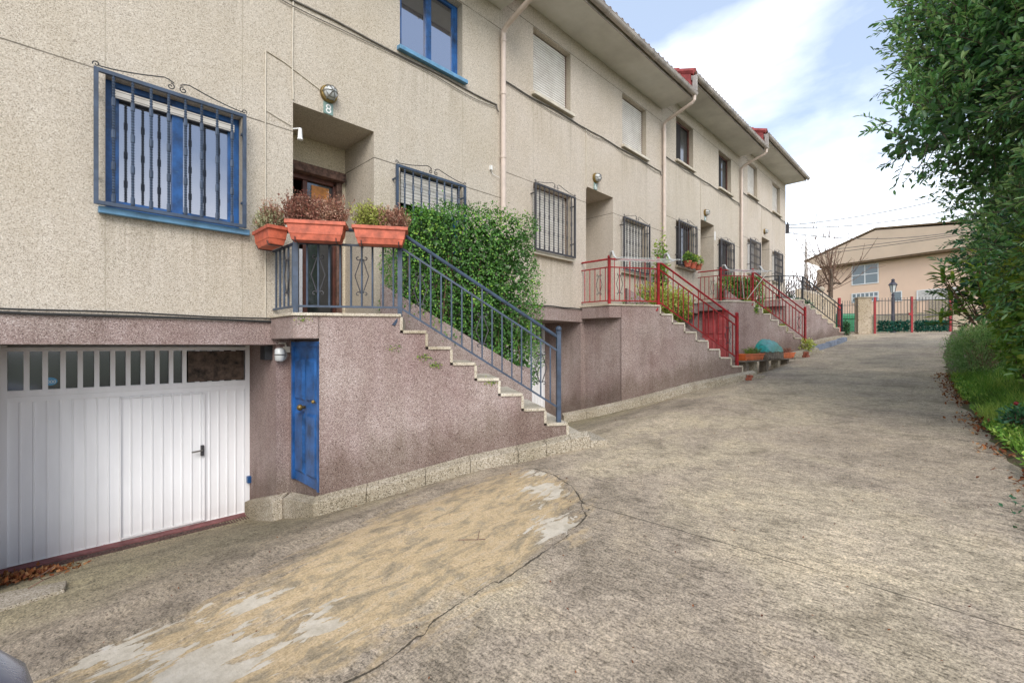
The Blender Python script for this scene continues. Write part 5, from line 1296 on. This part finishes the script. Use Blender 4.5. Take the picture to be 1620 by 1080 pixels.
# ------------------------------------------------------------------ parked car whose front corner enters the frame
def car():
    x1, y0, y1 = .0, .32, 2.02; L = 4.0; g = hroad(-.5) + .075
    root = thing('parked_car', 'grey blue parked car, only its rounded front corner in view at lower left', 'car', (x1 - L / 2, (y0 + y1) / 2, g - .05)); off = (x1 - L / 2, (y0 + y1) / 2, g - .05)
    # stations from nose backwards: (x, half width at belt, z bottom, z top)
    yc = (y0 + y1) / 2; hw = (y1 - y0) / 2
    st = [(0, .60, .34, .50), (.035, .72, .26, .60), (.12, .80, .22, .68), (.30, .835, .2, .735), (.8, .84, .2, .82), (1.15, .84, .2, .88), (2.2, .84, .2, .90), (3.2, .84, .22, .90), (3.8, .82, .25, .88), (3.95, .74, .3, .8), (4.0, .6, .4, .7)]
    b = MB(); vs = []; n = 20
    for sx, w, zb_, zt_ in st:
        zc_ = (zb_ + zt_) / 2; hz = (zt_ - zb_) / 2
        for i in range(n):
            a = 2 * math.pi * i / n; ca, sa = math.cos(a), math.sin(a); e = .35
            vs.append((x1 - sx, yc + w * hw / .84 * math.copysign(abs(ca) ** e, ca), g + zc_ + hz * math.copysign(abs(sa) ** e, sa)))
    b.add(vs, [(j * n + i, j * n + (i + 1) % n, (j + 1) * n + (i + 1) % n, (j + 1) * n + i) for j in range(len(st) - 1) for i in range(n)] + [tuple(range(n)), tuple((len(st) - 1) * n + i for i in range(n))])
    b.build('body', M['carpaint'], root, off, smooth=True)
    b = MB(); q = [(x1 - 1.1, .88), (x1 - 1.75, 1.34), (x1 - 2.9, 1.36), (x1 - 3.6, .9)]
    b.add([(x, yc + s * w, g + z) for s in (-1, 1) for (x, z), w in zip(q, (.78, .62, .62, .76))], [(0, 1, 2, 3), (7, 6, 5, 4), (0, 4, 5, 1), (1, 5, 6, 2), (2, 6, 7, 3)])
    b.build('cabin_glass', M['glassdark'], root, off, bevel=.03)
    b = MB(); b.prism([(x1 - 1.78, yc - .6), (x1 - 2.88, yc - .6), (x1 - 2.88, yc + .6), (x1 - 1.78, yc + .6)], g + 1.345, g + 1.385); b.build('roof', M['carpaint'], root, off, bevel=.02)
    for wx in (.72, 3.25):
        for s in (-1, 1):
            c = (x1 - wx, yc + s * .76, g + .29); w_ = MB(); w_.lathe(c, [(.29, -.09), (.30, -.07), (.30, .07), (.29, .09)], 22, 'y'); w_ = w_.build('wheel', M['tyre'], root, off)
            r2 = MB(); r2.lathe(c, [(.18, -.095), (.05, -.1), (.05, .1), (.18, .095)], 14, 'y'); r2.build('rim', M['chrome'], w_, off)
    for s in (-1, 1):
        b = MB(); b.obox((x1 - .10, yc + s * .50), (1, 0), (0, 1), -.03, .065, -.15, .15, g + .46, g + .56); b.build('headlight', M['carlight'], root, off, bevel=.03)
car()

# ------------------------------------------------------------------ camera, sky, sun
cam = bpy.data.cameras.new('camera'); co = link(bpy.data.objects.new('camera', cam)); co.location = (0, 0, 0); co.rotation_euler = (R(90), 0, PH - R(90))
cam.sensor_width = 36; cam.lens = 726.5 / 1620 * 36; cam.shift_y = 6.8 / 1620; cam.clip_start = .02; cam.clip_end = 3000
sc = bpy.context.scene; sc.camera = co
SUN_EL, SUN_AZ = R(37), R(-126)          # azimuth of the sun measured from +X, it stands over the garden side
sd = Vector((math.cos(SUN_EL) * math.cos(SUN_AZ), math.cos(SUN_EL) * math.sin(SUN_AZ), math.sin(SUN_EL)))
su = bpy.data.lights.new('sun', 'SUN'); su.energy = 2.6; su.angle = R(34); su.color = (1, .96, .9)
so = link(bpy.data.objects.new('sun', su)); so.rotation_euler = (-sd).to_track_quat('-Z', 'Y').to_euler(); so.location = (0, -10, 20)
w = bpy.data.worlds.new('World'); sc.world = w; w.use_nodes = True; nt = w.node_tree; bg = nt.nodes['Background']
def wn_(t): return nt.nodes.new(t)
sky = wn_('ShaderNodeTexSky'); sky.sky_type = 'NISHITA'; sky.sun_disc = False; sky.sun_elevation = SUN_EL; sky.sun_rotation = R(90) - SUN_AZ; sky.air_density = 1.0; sky.dust_density = 1.5
tc = wn_('ShaderNodeTexCoord'); mp = wn_('ShaderNodeMapping'); nt.links.new(tc.outputs['Generated'], mp.inputs[0]); mp.inputs['Scale'].default_value = (1.0, 1.0, 2.2); mp.inputs['Location'].default_value = (.35, .1, .2)
nz = wn_('ShaderNodeTexNoise'); nt.links.new(mp.outputs[0], nz.inputs['Vector']); nz.inputs['Scale'].default_value = 1.7; nz.inputs['Detail'].default_value = 8; nz.inputs['Roughness'].default_value = .52; nz.inputs['Distortion'].default_value = .35
sp = wn_('ShaderNodeSeparateXYZ'); nt.links.new(tc.outputs['Generated'], sp.inputs[0])
mz = wn_('ShaderNodeMath'); mz.operation = 'MULTIPLY_ADD'; nt.links.new(sp.outputs[2], mz.inputs[0]); mz.inputs[1].default_value = -.42; mz.inputs[2].default_value = .16
ad = wn_('ShaderNodeMath'); ad.operation = 'ADD'; nt.links.new(nz.outputs['Fac'], ad.inputs[0]); nt.links.new(mz.outputs[0], ad.inputs[1])
rp = wn_('ShaderNodeValToRGB'); rp.color_ramp.elements[0].position = .43; rp.color_ramp.elements[1].position = .76; rp.color_ramp.elements[0].color = (.12, .12, .12, 1); nt.links.new(ad.outputs[0], rp.inputs[0])
cl = wn_('ShaderNodeMix'); cl.data_type = 'RGBA'; nt.links.new(rp.outputs[0], cl.inputs[0]); vm = wn_('ShaderNodeVectorMath'); vm.operation = 'MULTIPLY_ADD'; nt.links.new(sky.outputs[0], vm.inputs[0]); vm.inputs[1].default_value = (1.1, 1.1, 1.05); vm.inputs[2].default_value = (2.2, 3.2, 5.0); nt.links.new(vm.outputs[0], cl.inputs[6]); cl.inputs[7].default_value = (23, 23.2, 23.6, 1)
nt.links.new(cl.outputs[2], bg.inputs['Color']); bg.inputs['Strength'].default_value = .1
sc.view_settings.view_transform = 'Standard'; sc.view_settings.look = 'None'; sc.view_settings.exposure = 0; sc.view_settings.gamma = 1
